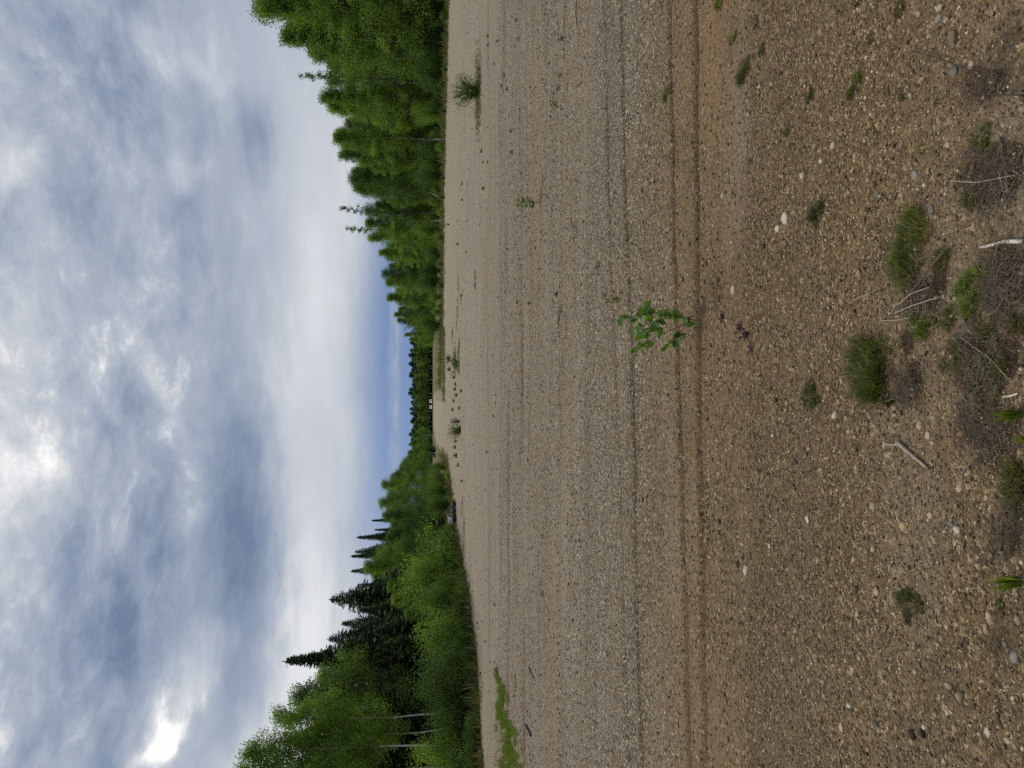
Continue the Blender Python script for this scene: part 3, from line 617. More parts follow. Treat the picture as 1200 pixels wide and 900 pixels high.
# small weeds out on the gravel: three prototypes copied
def weed_mesh(seed, kind):
    r = np.random.default_rng(seed); g = Geo()
    if kind == 0:
        V, Q = blades(r, 46, .5, .8, .07, .8, .5, 3, .5)
    elif kind == 1:
        C = r.normal(size=(60, 3)) * [.26, .26, .2] + [0, 0, .38]; V, Q = leaf_cards(C, .22, r, .55)
    else:
        V, Q = blades(r, 70, .9, .45, .05, .8, .6, 3, .8)
    V[:, 2] = np.maximum(V[:, 2], .0)
    g.add(V, Q); return g.mesh('weed')
WM = {(k, mi): weed_mesh(40 + k, k) for k in range(3) for mi in range(3)}
for (k, mi), me in WM.items(): me.materials.append((M_dark_tuft, M_grass, M_moss)[mi])
WEEDS = [  # u, v, half-width px, height px, kind, material
    (655, 46, 4, 7, 1, 0), (657, 58, 3, 4, 0, 0), (641, 74, 3, 4, 0, 0), (655, 88, 3, 5, 1, 0), (653, 103, 4, 5, 1, 0), (648, 122, 5, 9, 1, 1), (647, 38, 3, 4, 2, 0),
    (605, 24, 3, 4, 0, 0), (571, 42, 3, 4, 0, 0), (583, 48, 3, 5, 0, 0), (571, 53, 3, 4, 0, 0), (579, 75, 3, 3, 0, 0), (590, 88, 4, 5, 0, 0), (588, 100, 3, 5, 0, 0), (594, 104, 3, 4, 0, 0), (608, 45, 3, 3, 0, 0),
    (599, 154, 3, 5, 0, 0), (600, 178, 4, 5, 0, 0), (563, 177, 4, 4, 0, 0), (565, 190, 3, 3, 0, 0), (571, 190, 3, 3, 0, 0), (541, 215, 3, 3, 0, 0), (565, 221, 4, 4, 0, 0),
    (541, 234, 3, 3, 0, 0), (525, 263, 2, 5, 0, 0), (536, 258, 2, 3, 0, 0), (547, 259, 2, 3, 0, 0), (536, 286, 3, 4, 0, 0), (546, 295, 2, 3, 0, 0),
    (606, 354, 3, 5, 0, 0), (619, 355, 3, 6, 0, 1), (595, 292, 2, 4, 0, 0),
    (650, 345, 6, 5, 0, 0), (654, 362, 5, 5, 2, 0), (652, 372, 5, 5, 2, 0), (648, 396, 4, 4, 2, 0), (700, 312, 5, 6, 1, 0), (720, 295, 7, 5, 2, 2), (742, 280, 5, 4, 2, 2), (708, 346, 4, 5, 1, 0), (672, 270, 8, 5, 2, 2), (720, 351, 5, 16, 1, 1),
    (536, 332, 6, 4, 2, 1), (539, 350, 5, 4, 2, 1), (541, 346, 3, 3, 0, 0), (535, 360, 9, 5, 2, 1), (534, 378, 8, 4, 2, 1), (556, 328, 10, 3, 2, 0),
    (529, 392, 7, 5, 2, 0), (537, 402, 6, 5, 2, 1), (531, 412, 9, 7, 2, 2), (535, 420, 10, 9, 2, 1), (536, 430, 8, 7, 2, 1), (526, 433, 5, 6, 0, 0), (531, 442, 4, 5, 0, 0), (533, 450, 4, 4, 0, 0), (532, 456, 4, 5, 0, 0), (534, 463, 4, 5, 0, 0), (531, 470, 4, 4, 0, 0), (538, 478, 4, 4, 0, 0),
    (540, 458, 3, 4, 0, 0), (530, 480, 4, 4, 0, 0), (533, 517, 4, 6, 0, 0), (532, 524, 4, 6, 0, 1), (533, 534, 5, 7, 0, 1), (536, 545, 4, 4, 0, 0), (570, 530, 3, 3, 0, 0), (541, 564, 3, 4, 0, 0),
    (543, 616, 7, 5, 2, 1), (541, 588, 5, 4, 2, 2), (540, 600, 5, 4, 2, 2), (579, 708, 3, 3, 0, 0), (559, 730, 3, 3, 0, 0), (568, 752, 3, 3, 0, 0), (562, 789, 3, 4, 0, 0), (636, 697, 4, 4, 1, 0),
    (582, 785, 6, 5, 1, 0), (603, 800, 6, 5, 2, 2), (602, 812, 5, 4, 2, 2),
]
def weed_label(i, u, v, kind, mi, hv):
    look = {0: ('dark wispy', 'green wispy', 'olive wispy'), 1: ('dark leafy', 'green leafy', 'olive leafy'), 2: ('low dark', 'low green', 'low olive')}[kind][mi]
    zone = ('near the willow shrub' if v < 195 and u < 610 else 'near the photo\'s top edge on mid gravel' if v < 130 else 'on far gravel between willow shrub and grassy field' if u < 560 and v < 385 else 'on mid gravel beyond the poplar sapling' if u > 590 and v < 420
            else 'in the weedy far strip beside the grassy field' if v < 490 else 'in the weedy far strip beside the yellow-green bush' if v < 580 else 'near the pale box at the forest edge' if v < 625 else 'on open gravel beside the left-hand thicket' if u < 590 else 'near the green grass strip')
    return look, zone
seen = {}; order = sorted(range(len(WEEDS)), key=lambda i: WEEDS[i][1])
ORD = ['first', 'second', 'third', 'fourth', 'fifth', 'sixth', 'seventh', 'eighth', 'ninth', 'tenth', 'eleventh', 'twelfth', 'thirteenth', 'fourteenth', 'fifteenth', 'sixteenth', 'seventeenth', 'eighteenth', 'nineteenth', 'twentieth'] + ['twenty-' + s for s in ('first', 'second', 'third', 'fourth', 'fifth', 'sixth', 'seventh', 'eighth', 'ninth')] + ['thirtieth'] + ['thirty-' + s for s in ('first', 'second', 'third', 'fourth', 'fifth', 'sixth', 'seventh', 'eighth', 'ninth')] + ['fortieth'] + ['forty-' + s for s in ('first', 'second', 'third', 'fourth', 'fifth', 'sixth', 'seventh', 'eighth', 'ninth')] + ['fiftieth'] + ['fifty-' + s for s in ('first', 'second', 'third', 'fourth', 'fifth', 'sixth', 'seventh', 'eighth', 'ninth')] + ['sixtieth'] + ['sixty-' + s for s in ('first', 'second', 'third', 'fourth', 'fifth')]
for i in order:
    u, v, hv, hu, kind, mi = WEEDS[i]; look, zone = weed_label(i, u, v, kind, mi, hv); k = (look, zone); seen[k] = seen.get(k, 0) + 1
    x, y, t = ground(u + hu * .35, v); p = t / F
    o = obj('weed', WM[(kind, mi)], loc=(x, y, float(hgt(x, y)) - .003)); s = hv * p * 2.0; o.scale = (s, s * random.uniform(.8, 1.3), max(hu * p * 1.5, s * .4)); o.rotation_euler.z = random.uniform(0, 6.28)
    tag(o, f'{look} weed {zone}, {ORD[seen[k]-1]} from photo top', 'weed', 'small weeds dotted over the gravel')

# ------------------------------------------------------------------ poplar sapling and other young plants
def leaf_shape(g, base, d, nrm, L, W):
    d = unit(np.array(d, float)); s = unit(np.cross(nrm, d)); n = np.cross(d, s)
    pts = [(0, 0), (.12, .30), (.32, .50), (.58, .42), (.82, .2), (1, 0)]
    V = []; 
    for (a, w) in pts:
        c = base + d * L * a - n * L * .16 * a * a; V += [c - s * W * w + n * W * w * .22, c, c + s * W * w + n * W * w * .22]
    Q = [[3 * i + j, 3 * i + j + 1, 3 * i + j + 4, 3 * i + j + 3] for i in range(5) for j in (0, 1)]
    g.add(np.array(V), Q)
def sapling():
    bx, by, t = ground(819, 375); p = t / F; ang = math.atan2(CAMH, by); zf = 1 / cos(ang); r = np.random.default_rng(5)
    def L3(u, v, dep=0): return np.array([(375 - v) * p, dep, (819 - u) * p * zf])
    root = empty('poplar_sapling', (bx, by, float(hgt(bx, by)) - .004))
    tag(root, 'knee-high poplar sapling with broad green leaves growing beside the wheel track', 'sapling')
    st = Geo()
    stems = [[L3(820, 375), L3(808, 375), L3(797, 372, .01), L3(780, 365, .02), L3(755, 368, .03), L3(728, 376, .02)],
             [L3(806, 375), L3(795, 382, -.02), L3(775, 390, -.05), L3(757, 400, -.07), L3(742, 409, -.08)],
             [L3(797, 372), L3(775, 374, -.03), L3(758, 380, -.04), L3(740, 386, -.05)],
             [L3(804, 377), L3(797, 388, .03), L3(787, 400, .05), L3(780, 407, .05)],
             [L3(790, 369), L3(780, 358, .05), L3(768, 360, .08), L3(758, 359, .09)]]
    for i, s in enumerate(stems): st.tube(np.array(s), np.linspace(.0042 if i == 0 else .0026, .0012, len(s)), 6)
    obj('stem', st.mesh('stem', True), M_twig, root)
    spots = [(360, 360), (400, 300), (440, 340), (500, 280), (560, 250), (610, 220), (680, 250), (620, 310), (590, 350), (510, 400), (650, 430), (550, 490), (500, 550), (520, 600), (440, 620), (590, 540), (640, 490), (760, 290), (830, 350), (920, 330), (880, 310), (935, 375),
             (860, 460), (850, 525), (790, 520), (815, 580), (740, 590), (700, 370), (440, 460), (690, 300), (540, 320), (570, 290), (600, 400), (530, 440), (480, 500), (560, 560), (660, 380), (800, 330), (850, 300), (720, 260), (620, 460), (880, 490), (470, 590), (640, 260), (575, 335), (605, 330), (540, 480), (500, 390), (870, 350), (900, 345), (845, 490), (530, 580), (560, 455), (710, 295), (660, 440), (460, 320), (520, 300), (780, 310), (600, 260), (480, 420), (825, 545), (640, 330)]
    g = Geo(); allst = np.vstack([np.array(s) for s in stems])
    dense = np.vstack([np.stack([np.interp(np.linspace(0, len(s) - 1, 14), range(len(s)), np.array(s)[:, j]) for j in range(3)], -1) for s in stems])
    pet = Geo()
    spots += [(a + r.normal() * 26, b + r.normal() * 26) for a, b in spots[:44]]
    for (zx, zy) in spots:
        u = 680 + zx / 7.5; v = 330 + zy / 7.5; c = L3(u, v); k = np.argmin(np.hypot(dense[:, 0] - c[0], dense[:, 2] - c[2])); c[1] = dense[k, 1] + r.normal(0, .035)
        d = c - dense[k] + np.array([0, 0, -.004]); d = unit(d) * .7 + r.normal(0, .35, 3); d[2] -= .25
        L = r.uniform(.036, .064); nrm = unit(np.array([r.normal(0, .45), -.55 + r.normal(0, .3), .9])); b = c - unit(d) * L * .5
        leaf_shape(g, b, d, nrm, L, L * .72); pet.tube(np.array([dense[k], (dense[k] + b) / 2 + [0, 0, .004], b]), .0008, 4, False)
    obj('foliage', g.mesh('foliage', True), M_poplar, root); obj('leaf_stalks', pet.mesh('leaf_stalks', True), M_twig, root)
    # seedling farther back
    bx, by, t = ground(632, 238); p = t / F
    root = empty('poplar_seedling', (bx, by, float(hgt(bx, by)) - .004)); tag(root, 'small upright leafy seedling alone on the mid gravel', 'seedling')
    H = 26 * p; st = Geo(); st.tube(np.array([[0, 0, 0], [.004, 0, H * .5], [0, 0, H * .95]]), [.005, .004, .002], 6); obj('stem', st.mesh('stem', True), M_twig, root)
    g = Geo()
    for i in range(34):
        z = H * r.uniform(.25, 1); a = r.uniform(0, 6.28); d = np.array([cos(a), sin(a), .25]); leaf_shape(g, np.array([cos(a) * .01, sin(a) * .01, z]), d, unit(np.array([r.normal(0, .3), r.normal(0, .3) - .3, 1])), H * .30 * r.uniform(.7, 1.2), H * .16)
    obj('foliage', g.mesh('foliage', True), M_poplar, root)
sapling()

# ------------------------------------------------------------------ trees
def limbs_mesh(g, r, H, R, base, n, prof, r0, up=(.5, 1.0), gt=None):
    """trunk and limbs into g; returns leaf clump centres"""
    k = 8; zs = np.linspace(0, H * .97, k); wob = np.cumsum(r.normal(0, .012 * H, (k, 2)), 0); wob[0] = 0
    T = np.c_[wob, zs]; (gt or g).tube(T, np.linspace(r0, r0 * .12, k), 7)
    cl = []
    for i in range(n):
        t = base + (1 - base) * ((i + r.uniform(0, 1)) / n) ** .9; z = t * H; p0 = np.array([np.interp(z, zs, T[:, 0]), np.interp(z, zs, T[:, 1]), z])
        a = i * 2.4 + r.normal(0, .4); tt = (t - base) / (1 - base); L = max(R * prof(tt) * r.uniform(.65, 1.18), .12 * R); el = r.uniform(*up)
        d = np.array([cos(a) * cos(el), sin(a) * cos(el), sin(el)]); e = p0 + d * L / max(cos(el), .35) * .9; e[2] = min(e[2], H * 1.02)
        mid = (p0 + e) / 2 + np.array([0, 0, -.08 * L]); rr = r0 * .34 * (1 - t * .6)
        g.tube(np.array([p0, mid, e]), [rr, rr * .6, rr * .2], 5, False)
        for f in np.linspace(.35, 1, max(3, int(L / (.16 * R + .12)))):
            c = p0 + (e - p0) * f + r.normal(0, .13 * L, 3); cl.append((c, .45 + .35 * f))
            if f > .5 and r.uniform() < .5:
                q = c + r.normal(0, .22 * L, 3) * np.array([1, 1, .7]); g.tube(np.array([p0 + (e - p0) * f * .8, q]), [rr * .25, rr * .08], 4, False); cl.append((q, .5))
    cl.append((T[-1], .45)); return cl
def deciduous(seed, H, R, base, n, leaves, leaf, bark, lm, prof=None, up=(.5, 1.0), clr=.3, skirt=0, aspect=.62, thin=1.0, split=False):
    r = np.random.default_rng(seed); g = Geo(); gt = Geo() if split else None; prof = prof or (lambda t: (.55 + .45 * math.sin(pi * min(1, t * 1.15 + .12))) * (1 - t ** 3 * .75))
    cl = limbs_mesh(g, r, H, R, base, n, prof, .011 * H * thin + .02 * thin, up, gt)
    C = np.array([c for c, w in cl]); W = np.array([w for c, w in cl]); idx = r.choice(len(C), leaves, p=W / W.sum())
    sz = clr * R * r.uniform(.6, 1.3, len(C))
    P = C[idx] + np.clip(r.normal(size=(leaves, 3)), -1.5, 1.5) * (sz[idx] * .58)[:, None] * np.array([1, 1, .75]); P[:, 2] = np.maximum(P[:, 2], .05 + r.uniform(0, .2, leaves))
    V, Q = leaf_cards(P, leaf, r, aspect)
    if split: return gt.mesh('trunk', True), bark, arrays_mesh('crown', V, Q), lm, H, g.mesh('limbs', True)
    return g.mesh('trunk', True), bark, arrays_mesh('crown', V, Q), lm, H
def spruce(seed, H, R, leaves, bark, lm, base=.04, gap=.26, ragged=.3, power=.85, dens=1.0, spread=.10, card=.25, asp=.42):
    r = np.random.default_rng(seed); g = Geo(); k = 7; zs = np.linspace(0, H * .995, k); wob = np.cumsum(r.normal(0, .004 * H, (k, 2)), 0); wob[0] = 0
    T = np.c_[wob, zs]; g.tube(T, np.linspace(.009 * H + .02, .006, k), 6); C = []; A = []
    z = H * base
    while z < H * .985:
        t = z / H; L0 = R * (1 - t) ** power + .02; nb = 6 if t < .8 else 5; a0 = r.uniform(0, 6.28)
        for j in range(nb):
            L = L0 * r.uniform(1 - ragged, 1 + ragged); a = a0 + j * 2 * pi / nb + r.normal(0, .2); x0 = np.array([np.interp(z, zs, T[:, 0]), np.interp(z, zs, T[:, 1]), z])
            dr = .30 - .75 * t ** 1.5; m = max(4, int(L / .085 * dens)); f = np.linspace(.1, 1, m)
            pts = x0 + np.c_[np.cos(a) * L * f, np.sin(a) * L * f, -L * dr * (f - .45 * f ** 2.5)]
            if L > .5: g.tube(pts[[0, m // 2, m - 1]], [.012, .008, .003], 4, False)
            for s in (-1, 1, 0):
                w = L * .22 * (1 - f) + .05; q = pts + np.c_[-np.sin(a) * w * s, np.cos(a) * w * s, -.04 - .10 * r.uniform(0, 1, m)] + r.normal(0, spread * .35, (m, 3)); C.append(q)
                A.append(np.repeat([[np.cos(a) - np.sin(a) * s * .8, np.sin(a) + np.cos(a) * s * .8, -.35 if t < .8 else .5]], m, 0) * 3)
        z += gap * (1 - .45 * t) * r.uniform(.8, 1.2)
    C = np.vstack(C); A = np.vstack(A); V, Q = leaf_cards(C, card * np.clip(1.2 - .75 * (C[:, 2] / H) ** 2, .45, 1), r, asp, .4, A)
    tip = np.array([[0, 0, H * f] for f in np.linspace(.93, 1.0, 16)]) + np.r_[T[-1, :2], 0]; v2, q2 = leaf_cards(tip + r.normal(0, .012, tip.shape), .15, r, .3, 0, np.array([0, 0, 4.]))
    V2 = np.vstack([V, v2]); Q2 = np.vstack([Q, q2 + len(V)])
    return g.mesh('trunk', True), bark, arrays_mesh('crown', V2, Q2), lm, H
def shrub(seed, H, R, stems, leaves, leaf, lm, aspect=.5):
    r = np.random.default_rng(seed); g = Geo(); C = []
    for i in range(stems):
        a = r.uniform(0, 6.28); rr = R * r.uniform(.15, .95); h = H * r.uniform(.6, 1.02) * math.sqrt(max(.1, 1 - (rr / R) ** 2 * .75)); e = np.array([cos(a) * rr, sin(a) * rr, h]); m = e * [.35, .35, .55]
        b = np.array([cos(a), sin(a), 0]) * R * .08; g.tube(np.array([b, m, e]), [.022, .016, .005], 5, False)
        for f in np.linspace(.12, 1, 9): C.append((m * f * 2 if f < .5 else m + (e - m) * (f - .5) * 2) + r.normal(0, .10 * R, 3))
    C = np.array(C); idx = r.integers(0, len(C), leaves); P = C[idx] + np.clip(r.normal(size=(leaves, 3)), -1.7, 1.7) * R * .12; P[:, 2] = np.maximum(P[:, 2], .04 + r.uniform(0, .15, leaves))
    V, Q = leaf_cards(P, leaf, r, aspect, .3, np.array([0, 0, .5])); return g.mesh('stems', True), M_bark, arrays_mesh('foliage', V, Q), lm, H

TALL = [deciduous(10 + i, 12, 2.1 + .3 * (i % 3),   .03 + .03 * (i % 2), 54, 25000, .125, (M_bark, M_birch)[i % 2], (M_aspen, M_aspen, M_alder, M_aspen, M_willow)[i], clr=.26, split=bool(i % 2), thin=.8) for i in range(5)]
NEAR = [deciduous(30 + i, 7.5, 1.7 + .2 * (i % 2), .16, 42, 22000, .085, (M_bark, M_birch)[i % 2], (M_aspen, M_alder, M_willow, M_aspen)[i], clr=.27, split=bool(i % 2), thin=.8) for i in range(4)]
BIRCH = [deciduous(45 + i, 8.5, 1.75, .36, 34, 17000, .080, M_birch, M_aspen, clr=.24, up=(.35, .9), thin=.55, split=True) for i in range(2)]
SPARSE = [deciduous(50 + i, 12, 1.1, .3, 22, 1500, .17, M_bark, M_alder, clr=.28) for i in range(2)]
SPRU = [spruce(60 + i, 9, (1.55, 1.9, 1.7)[i], 0, M_bark, M_spruce, ragged=(.25, .42, .36)[i], power=(1.25, .85, 1.0)[i], gap=(.16, .21, .20)[i], dens=1.75) for i in range(3)]
FARS = [spruce(70 + i, 9, (1.7, 2.1)[i], 0, M_bark, M_farspruce, gap=.28, dens=1., power=.6, card=.40, asp=.5) for i in range(2)]
SHRUBS = [shrub(80 + i, 2.4, 1.7, 26, 9500, .085, (M_willow, M_alder, M_aspen)[i]) for i in range(3)]
def plant_from(var, name, x, y, H, wide, label, cat, grp, parts=('trunk', 'crown'), rz=None, lean=0):
    tm, bark, cm, lm, H0 = var[:5]
    e = empty(name, (x, y, -.03)); tag(e, label, cat, grp)
    s = H / H0; e.scale = (s * wide, s * wide, s); e.rotation_euler = (random.uniform(-lean, lean), random.uniform(-lean, lean), random.uniform(0, 6.28) if rz is None else rz)
    obj(parts[0], tm, bark, e); obj(parts[1], cm, lm, e)
    if len(var) > 5: obj('limbs', var[5], M_bark, e)
    return e
def top_tree(var, name, v, utop, d, wide, label, cat, grp, **k):
    x, y, z = at(utop, v, d); return plant_from(var, name, x, y, max(z, .8), wide, label, cat, grp, **k)

# the wall of trees on the right-hand side of the clearing (upper part of the sideways photo)
def dR(v): return float(np.interp(v, [-60, 0, 189, 289, 351, 392, 420], [58, 63, 92, 121, 151, 180, 205]))
RT = [(-50, 292, 0), (-24, 300, 1), (6, 306, 0), (36, 336, 3), (64, 366, 1), (106, 380, 0), (135, 387, 3), (158, 393, 1), (184, 402, 0), (207, 413, 2), (228, 416, 3), (256, 430, 1), (278, 434, 0), (299, 445, 3), (317, 450, 2), (334, 453, 1), (350, 456, 0), (365, 463, 3), (378, 467, 2), (390, 475, 0), (400, 481, 1)]
HUE = ['bright green', 'yellow-green', 'dark green', 'fresh green', 'grey-green']
for i, (v, ut, k) in enumerate(RT):
    sz = 'tall' if v < 130 else 'mid-height' if v < 290 else 'low'
    top_tree(TALL[k], 'leafy_tree', v, ut, dR(v) + 3, 1.0 if v < 200 else 1.15, f'{sz} {HUE[k]} leafy tree, {ORD[i]} in the upper wall\'s front rank', 'tree', 'trees in the upper forest wall, front rank', lean=.03)
j = 0
for i in range(len(RT) - 1):
    for q in range(2):
        v = RT[i][0] * (.7 - .4 * q) + RT[i + 1][0] * (.3 + .4 * q); ut = max(RT[i][1], RT[i + 1][1]) + random.uniform(4, 14) - 4 * q; k = random.choice([0, 1, 2, 3, 4, 2])
        d = dR(v) + 8 + 6 * q
        top_tree(TALL[k], 'leafy_tree', v, ut, d, 1.15, f'{HUE[k]} leafy tree behind the upper wall\'s front rank, {ORD[j]} from photo top', 'tree', 'trees behind the front rank of the upper forest wall', lean=.03); j += 1
E_ = top_tree(SPARSE[1], 'sparse_tree', 92, 353, 76, .7, 'slim dark tree whose thin tip pokes above the upper forest wall', 'tree', 'lone trees rising above the upper forest wall')
top_tree(SPARSE[0], 'sparse_tree', 244, 398, 112, .8, 'sparse dark tree poking above the middle of the upper forest wall', 'tree', 'lone trees rising above the upper forest wall')
top_tree(SPARSE[1], 'sparse_tree', 266, 407, 116, .9, 'thin bare-topped pale tree beside the sparse dark one', 'tree', 'lone trees rising above the upper forest wall')
# shrubs along the foot of that wall
def edge_u(v): vs = [q[1] for q in EDGE]; return float(np.interp(v, vs, [q[0] for q in EDGE]))
v = -60; i = 0
while v < 398:
    u = edge_u(v); x, y, t = ground(u, v); d = y + 1.6 + random.uniform(0, 1.2); k = random.choice([0, 1, 1, 2]); H = random.choice([1.6, 2.2, 2.8, 3.6, 4.4]) * random.uniform(.85, 1.15) * (1 if v < 250 else .9)
    x = x * d / y
    plant_from(SHRUBS[k], 'leafy_shrub', x, d, H, random.uniform(.55, .95), f'{("grey-green", "dark", "bright green")[k]} bush at the upper forest wall\'s foot, {ORD[i]} from photo top', 'bush', 'bushes along the foot of the upper forest wall', ('stems', 'foliage')); i += 1
    v += 14 + random.uniform(0, 5)

for i in range(16):
    v = -30 + i * 26 + random.uniform(-8, 8); u = edge_u(v) + random.uniform(.2, 1.6); x, y, t = ground(u, v); k = random.choice([0, 1, 2])
    plant_from(SHRUBS[k], 'young_bush', x, y, random.uniform(.5, 1.2), random.uniform(.7, 1.3), f'{("grey-green", "dark", "bright green")[k]} knee-high bush creeping onto gravel by upper forest, {ORD[i]} from photo top', 'bush', 'knee-high bushes before the upper forest wall', ('stems', 'foliage'))
for i in range(14):
    v = 560 + i * 26 + random.uniform(-8, 8); u = edge_u(v) + random.uniform(.2, 2.); x, y, t = ground(u, v); k = random.choice([0, 1, 2])
    plant_from(SHRUBS[k], 'young_bush', x, y, random.uniform(.3, .75), random.uniform(.8, 1.4), f'{("grey-green", "dark", "bright green")[k]} knee-high bush creeping onto gravel by lower forest, {ORD[i]} from photo top', 'bush', 'knee-high bushes before the lower forest wall', ('stems', 'foliage'))

# left-hand side (lower part of the sideways photo)
LT = [  # v, top u, distance, variant list, variant, widen, name, label
    (536, 479, 165, NEAR, 0, 1.1, 'leafy_tree', 'farthest small leafy tree of the lower forest wall, next to the far wood'),
    (545, 471, 140, NEAR, 3, 1.1, 'leafy_tree', 'fresh green tree second from the far wood in the lower forest wall'),
    (557, 462, 115, NEAR, 1, 1.1, 'leafy_tree', 'dark leafy tree third from the far wood in the lower forest wall'),
    (572, 449, 90, NEAR, 0, 1.05, 'leafy_tree', 'round-topped green tree fourth from the far wood, lower forest wall'),
    (589, 447, 78, NEAR, 3, 1.05, 'leafy_tree', 'bright round tree before the first two spruce tips of lower wall'),
    (604, 451, 70, NEAR, 2, 1.05, 'leafy_tree', 'grey-green leafy tree beneath the two smallest spruce tips'),
    (626, 456, 60, NEAR, 1, 1.1, 'leafy_tree', 'dark leafy tree beneath the slender spruce spire of lower wall'),
    (646, 446, 54, NEAR, 2, 1.1, 'leafy_tree', 'grey-green leafy tree in front of the ragged pine'),
    (668, 430, 47, NEAR, 0, 1.0, 'leafy_tree', 'green leafy tree between the ragged pine and the dark spruces'),
    (609, 434, 84, SPRU, 0, 0.98, 'spruce_tree', 'smallest spruce tip above the lower forest wall, nearest the far wood'),
    (622, 437, 80, SPRU, 0, 0.91, 'spruce_tree', 'second small spruce tip above the lower forest wall'),
    (630, 416, 70, SPRU, 0, 1.10, 'spruce_tree', 'slender spruce spire just before the ragged pine'),
    (645, 414, 66, SPRU, 1, .9, 'pine_tree', 'ragged open-branched pine among spruce spires of the lower wall'),
    (653, 409, 64, SPRU, 0, 1.04, 'spruce_tree', 'narrow spruce spire right beside the ragged pine'),
    (668, 409, 58, SPRU, 2, 1.04, 'spruce_tree', 'pointed spruce past the ragged pine, toward the photo\'s bottom'),
    (530, 483, 190, SPRU, 1, 1.2, 'spruce_tree', 'dark conifer where the lower forest wall meets the far wood'),
    (524, 486, 210, NEAR, 1, 1.4, 'leafy_tree', 'dark round tree at the very end of the lower forest wall'),
    (516, 488, 240, NEAR, 2, 1.4, 'leafy_tree', 'grey-green tree just past the end of the lower forest wall'),
    (508, 490, 270, NEAR, 0, 1.4, 'leafy_tree', 'green tree between lower forest wall and the white van'),
    (542, 474, 150, NEAR, 1, 1.25, 'leafy_tree', 'dark leafy tree joining the lower wall to its farthest small tree'),
    (531, 479, 185, NEAR, 3, 1.25, 'leafy_tree', 'fresh green tree in front of the conifer at the far wood\'s corner'),
    (519, 482, 215, NEAR, 2, 1.35, 'leafy_tree', 'grey-green tree tapering the lower wall toward the far wood'),
    (511, 484, 245, NEAR, 1, 1.4, 'leafy_tree', 'dark low tree tapering the lower wall, nearest the white van'),
    (685, 423, 46, SPRU, 0, 1.23, 'spruce_tree', 'short dark spruce before the broad bushy spruce'),
    (702, 384, 42, SPRU, 1, 1.37, 'spruce_tree', 'broad bushy dark spruce with a double-lobed top'),
    (716, 420, 40, SPRU, 2, 1.56, 'spruce_tree', 'dark spruce filling between the broad one and grey-topped one'),
    (728, 398, 40, SPRU, 2, 1.43, 'spruce_tree', 'grey-topped spruce next to the tallest spire'),
    (750, 382, 38, SPRU, 1, 1.37, 'spruce_tree', 'leaning-branched dark spruce beside the tallest spire'),
    (773, 332, 36, SPRU, 0, 1.62, 'spruce_tree', 'tallest spruce, its sharp spire standing alone against the clouds'),
    (740, 436, 34, SPRU, 1, 1.62, 'spruce_tree', 'low dark spruce in front of the leaning-branched one'),
    (762, 440, 33, SPRU, 2, 1.69, 'spruce_tree', 'low dark spruce in front of the tallest spire'),
    (785, 430, 34, SPRU, 1, 1.56, 'spruce_tree', 'dark spruce between tallest spire and the birches'),
    (812, 425, 33, SPRU, 2, 1.69, 'spruce_tree', 'dark spruce half hidden behind green leafy crowns near birches'),
    (840, 420, 33, SPRU, 1, 1.69, 'spruce_tree', 'dark spruce behind the first birch'),
    (868, 415, 33, SPRU, 2, 1.69, 'spruce_tree', 'dark spruce behind the white birch trunks'),
    (895, 410, 33, SPRU, 1, 1.69, 'spruce_tree', 'dark spruce at the photo\'s bottom edge behind the birches'),
    (925, 400, 33, SPRU, 2, 1.69, 'spruce_tree', 'dark spruce beyond the photo\'s bottom edge'),
    (793, 378, 35, NEAR, 3, .95, 'leafy_tree', 'light green leafy tree touching the tallest spire'),
    (818, 350, 33, NEAR, 2, .9, 'leafy_tree', 'pale leafy tree with loose twigs beside the birches'),
    (846, 326, 30, BIRCH, 0, .82, 'birch_tree', 'open-crowned birch, upper of the two tall ones'),
    (880, 292, 29, BIRCH, 1, .85, 'birch_tree', 'tallest loose-crowned birch at the photo\'s bottom left edge of forest'),
    (862, 345, 30, BIRCH, 1, .7, 'birch_tree', 'slim birch with a white trunk between the two tall ones'),
    (915, 282, 29, BIRCH, 0, 1.0, 'birch_tree', 'birch cut off by the photo\'s bottom edge'),
    (683, 456, 40, NEAR, 0, 1.0, 'leafy_tree', 'bright young aspen before the short dark spruce'),
    (702, 462, 36, NEAR, 3, 1.0, 'leafy_tree', 'bright young aspen in front of the broad bushy spruce'),
    (722, 476, 33, NEAR, 0, 1.0, 'leafy_tree', 'low bright young aspen nearest the willow bushes'),
]
for (v, ut, d, fam, k, wd, nm, lab) in LT:
    top_tree(fam[k], nm, v, ut, d, wd, lab, 'tree', 'trees in the lower forest wall', lean=.02)
j = 0
for (v, ut, d) in [(552, 470, 125), (565, 460, 100), (580, 456, 86), (597, 455, 80), (612, 460, 72), (635, 455, 66), (655, 445, 60), (675, 440, 52), (692, 450, 44), (830, 385, 35), (858, 375, 35), (885, 370, 34), (910, 360, 34)]:
    k = random.choice([1, 2, 1]); top_tree(NEAR[k], 'leafy_tree', v, ut, d, 1.2, f'shaded leafy tree deep inside the lower forest wall, {ORD[j]} from the far wood', 'tree', 'shaded trees inside the lower forest wall'); j += 1
LB = [(548, 500, 1), (562, 497, 0), (577, 494, 1), (592, 498, 1), (628, 500, 1), (640, 494, 0), (655, 492, 1), (672, 494, 2), (690, 490, 0), (708, 495, 1), (726, 500, 0), (744, 503, 2), (762, 506, 1), (780, 502, 0), (800, 500, 0), (820, 506, 1), (838, 500, 0), (857, 503, 1), (876, 498, 2), (897, 500, 0), (920, 495, 1)]
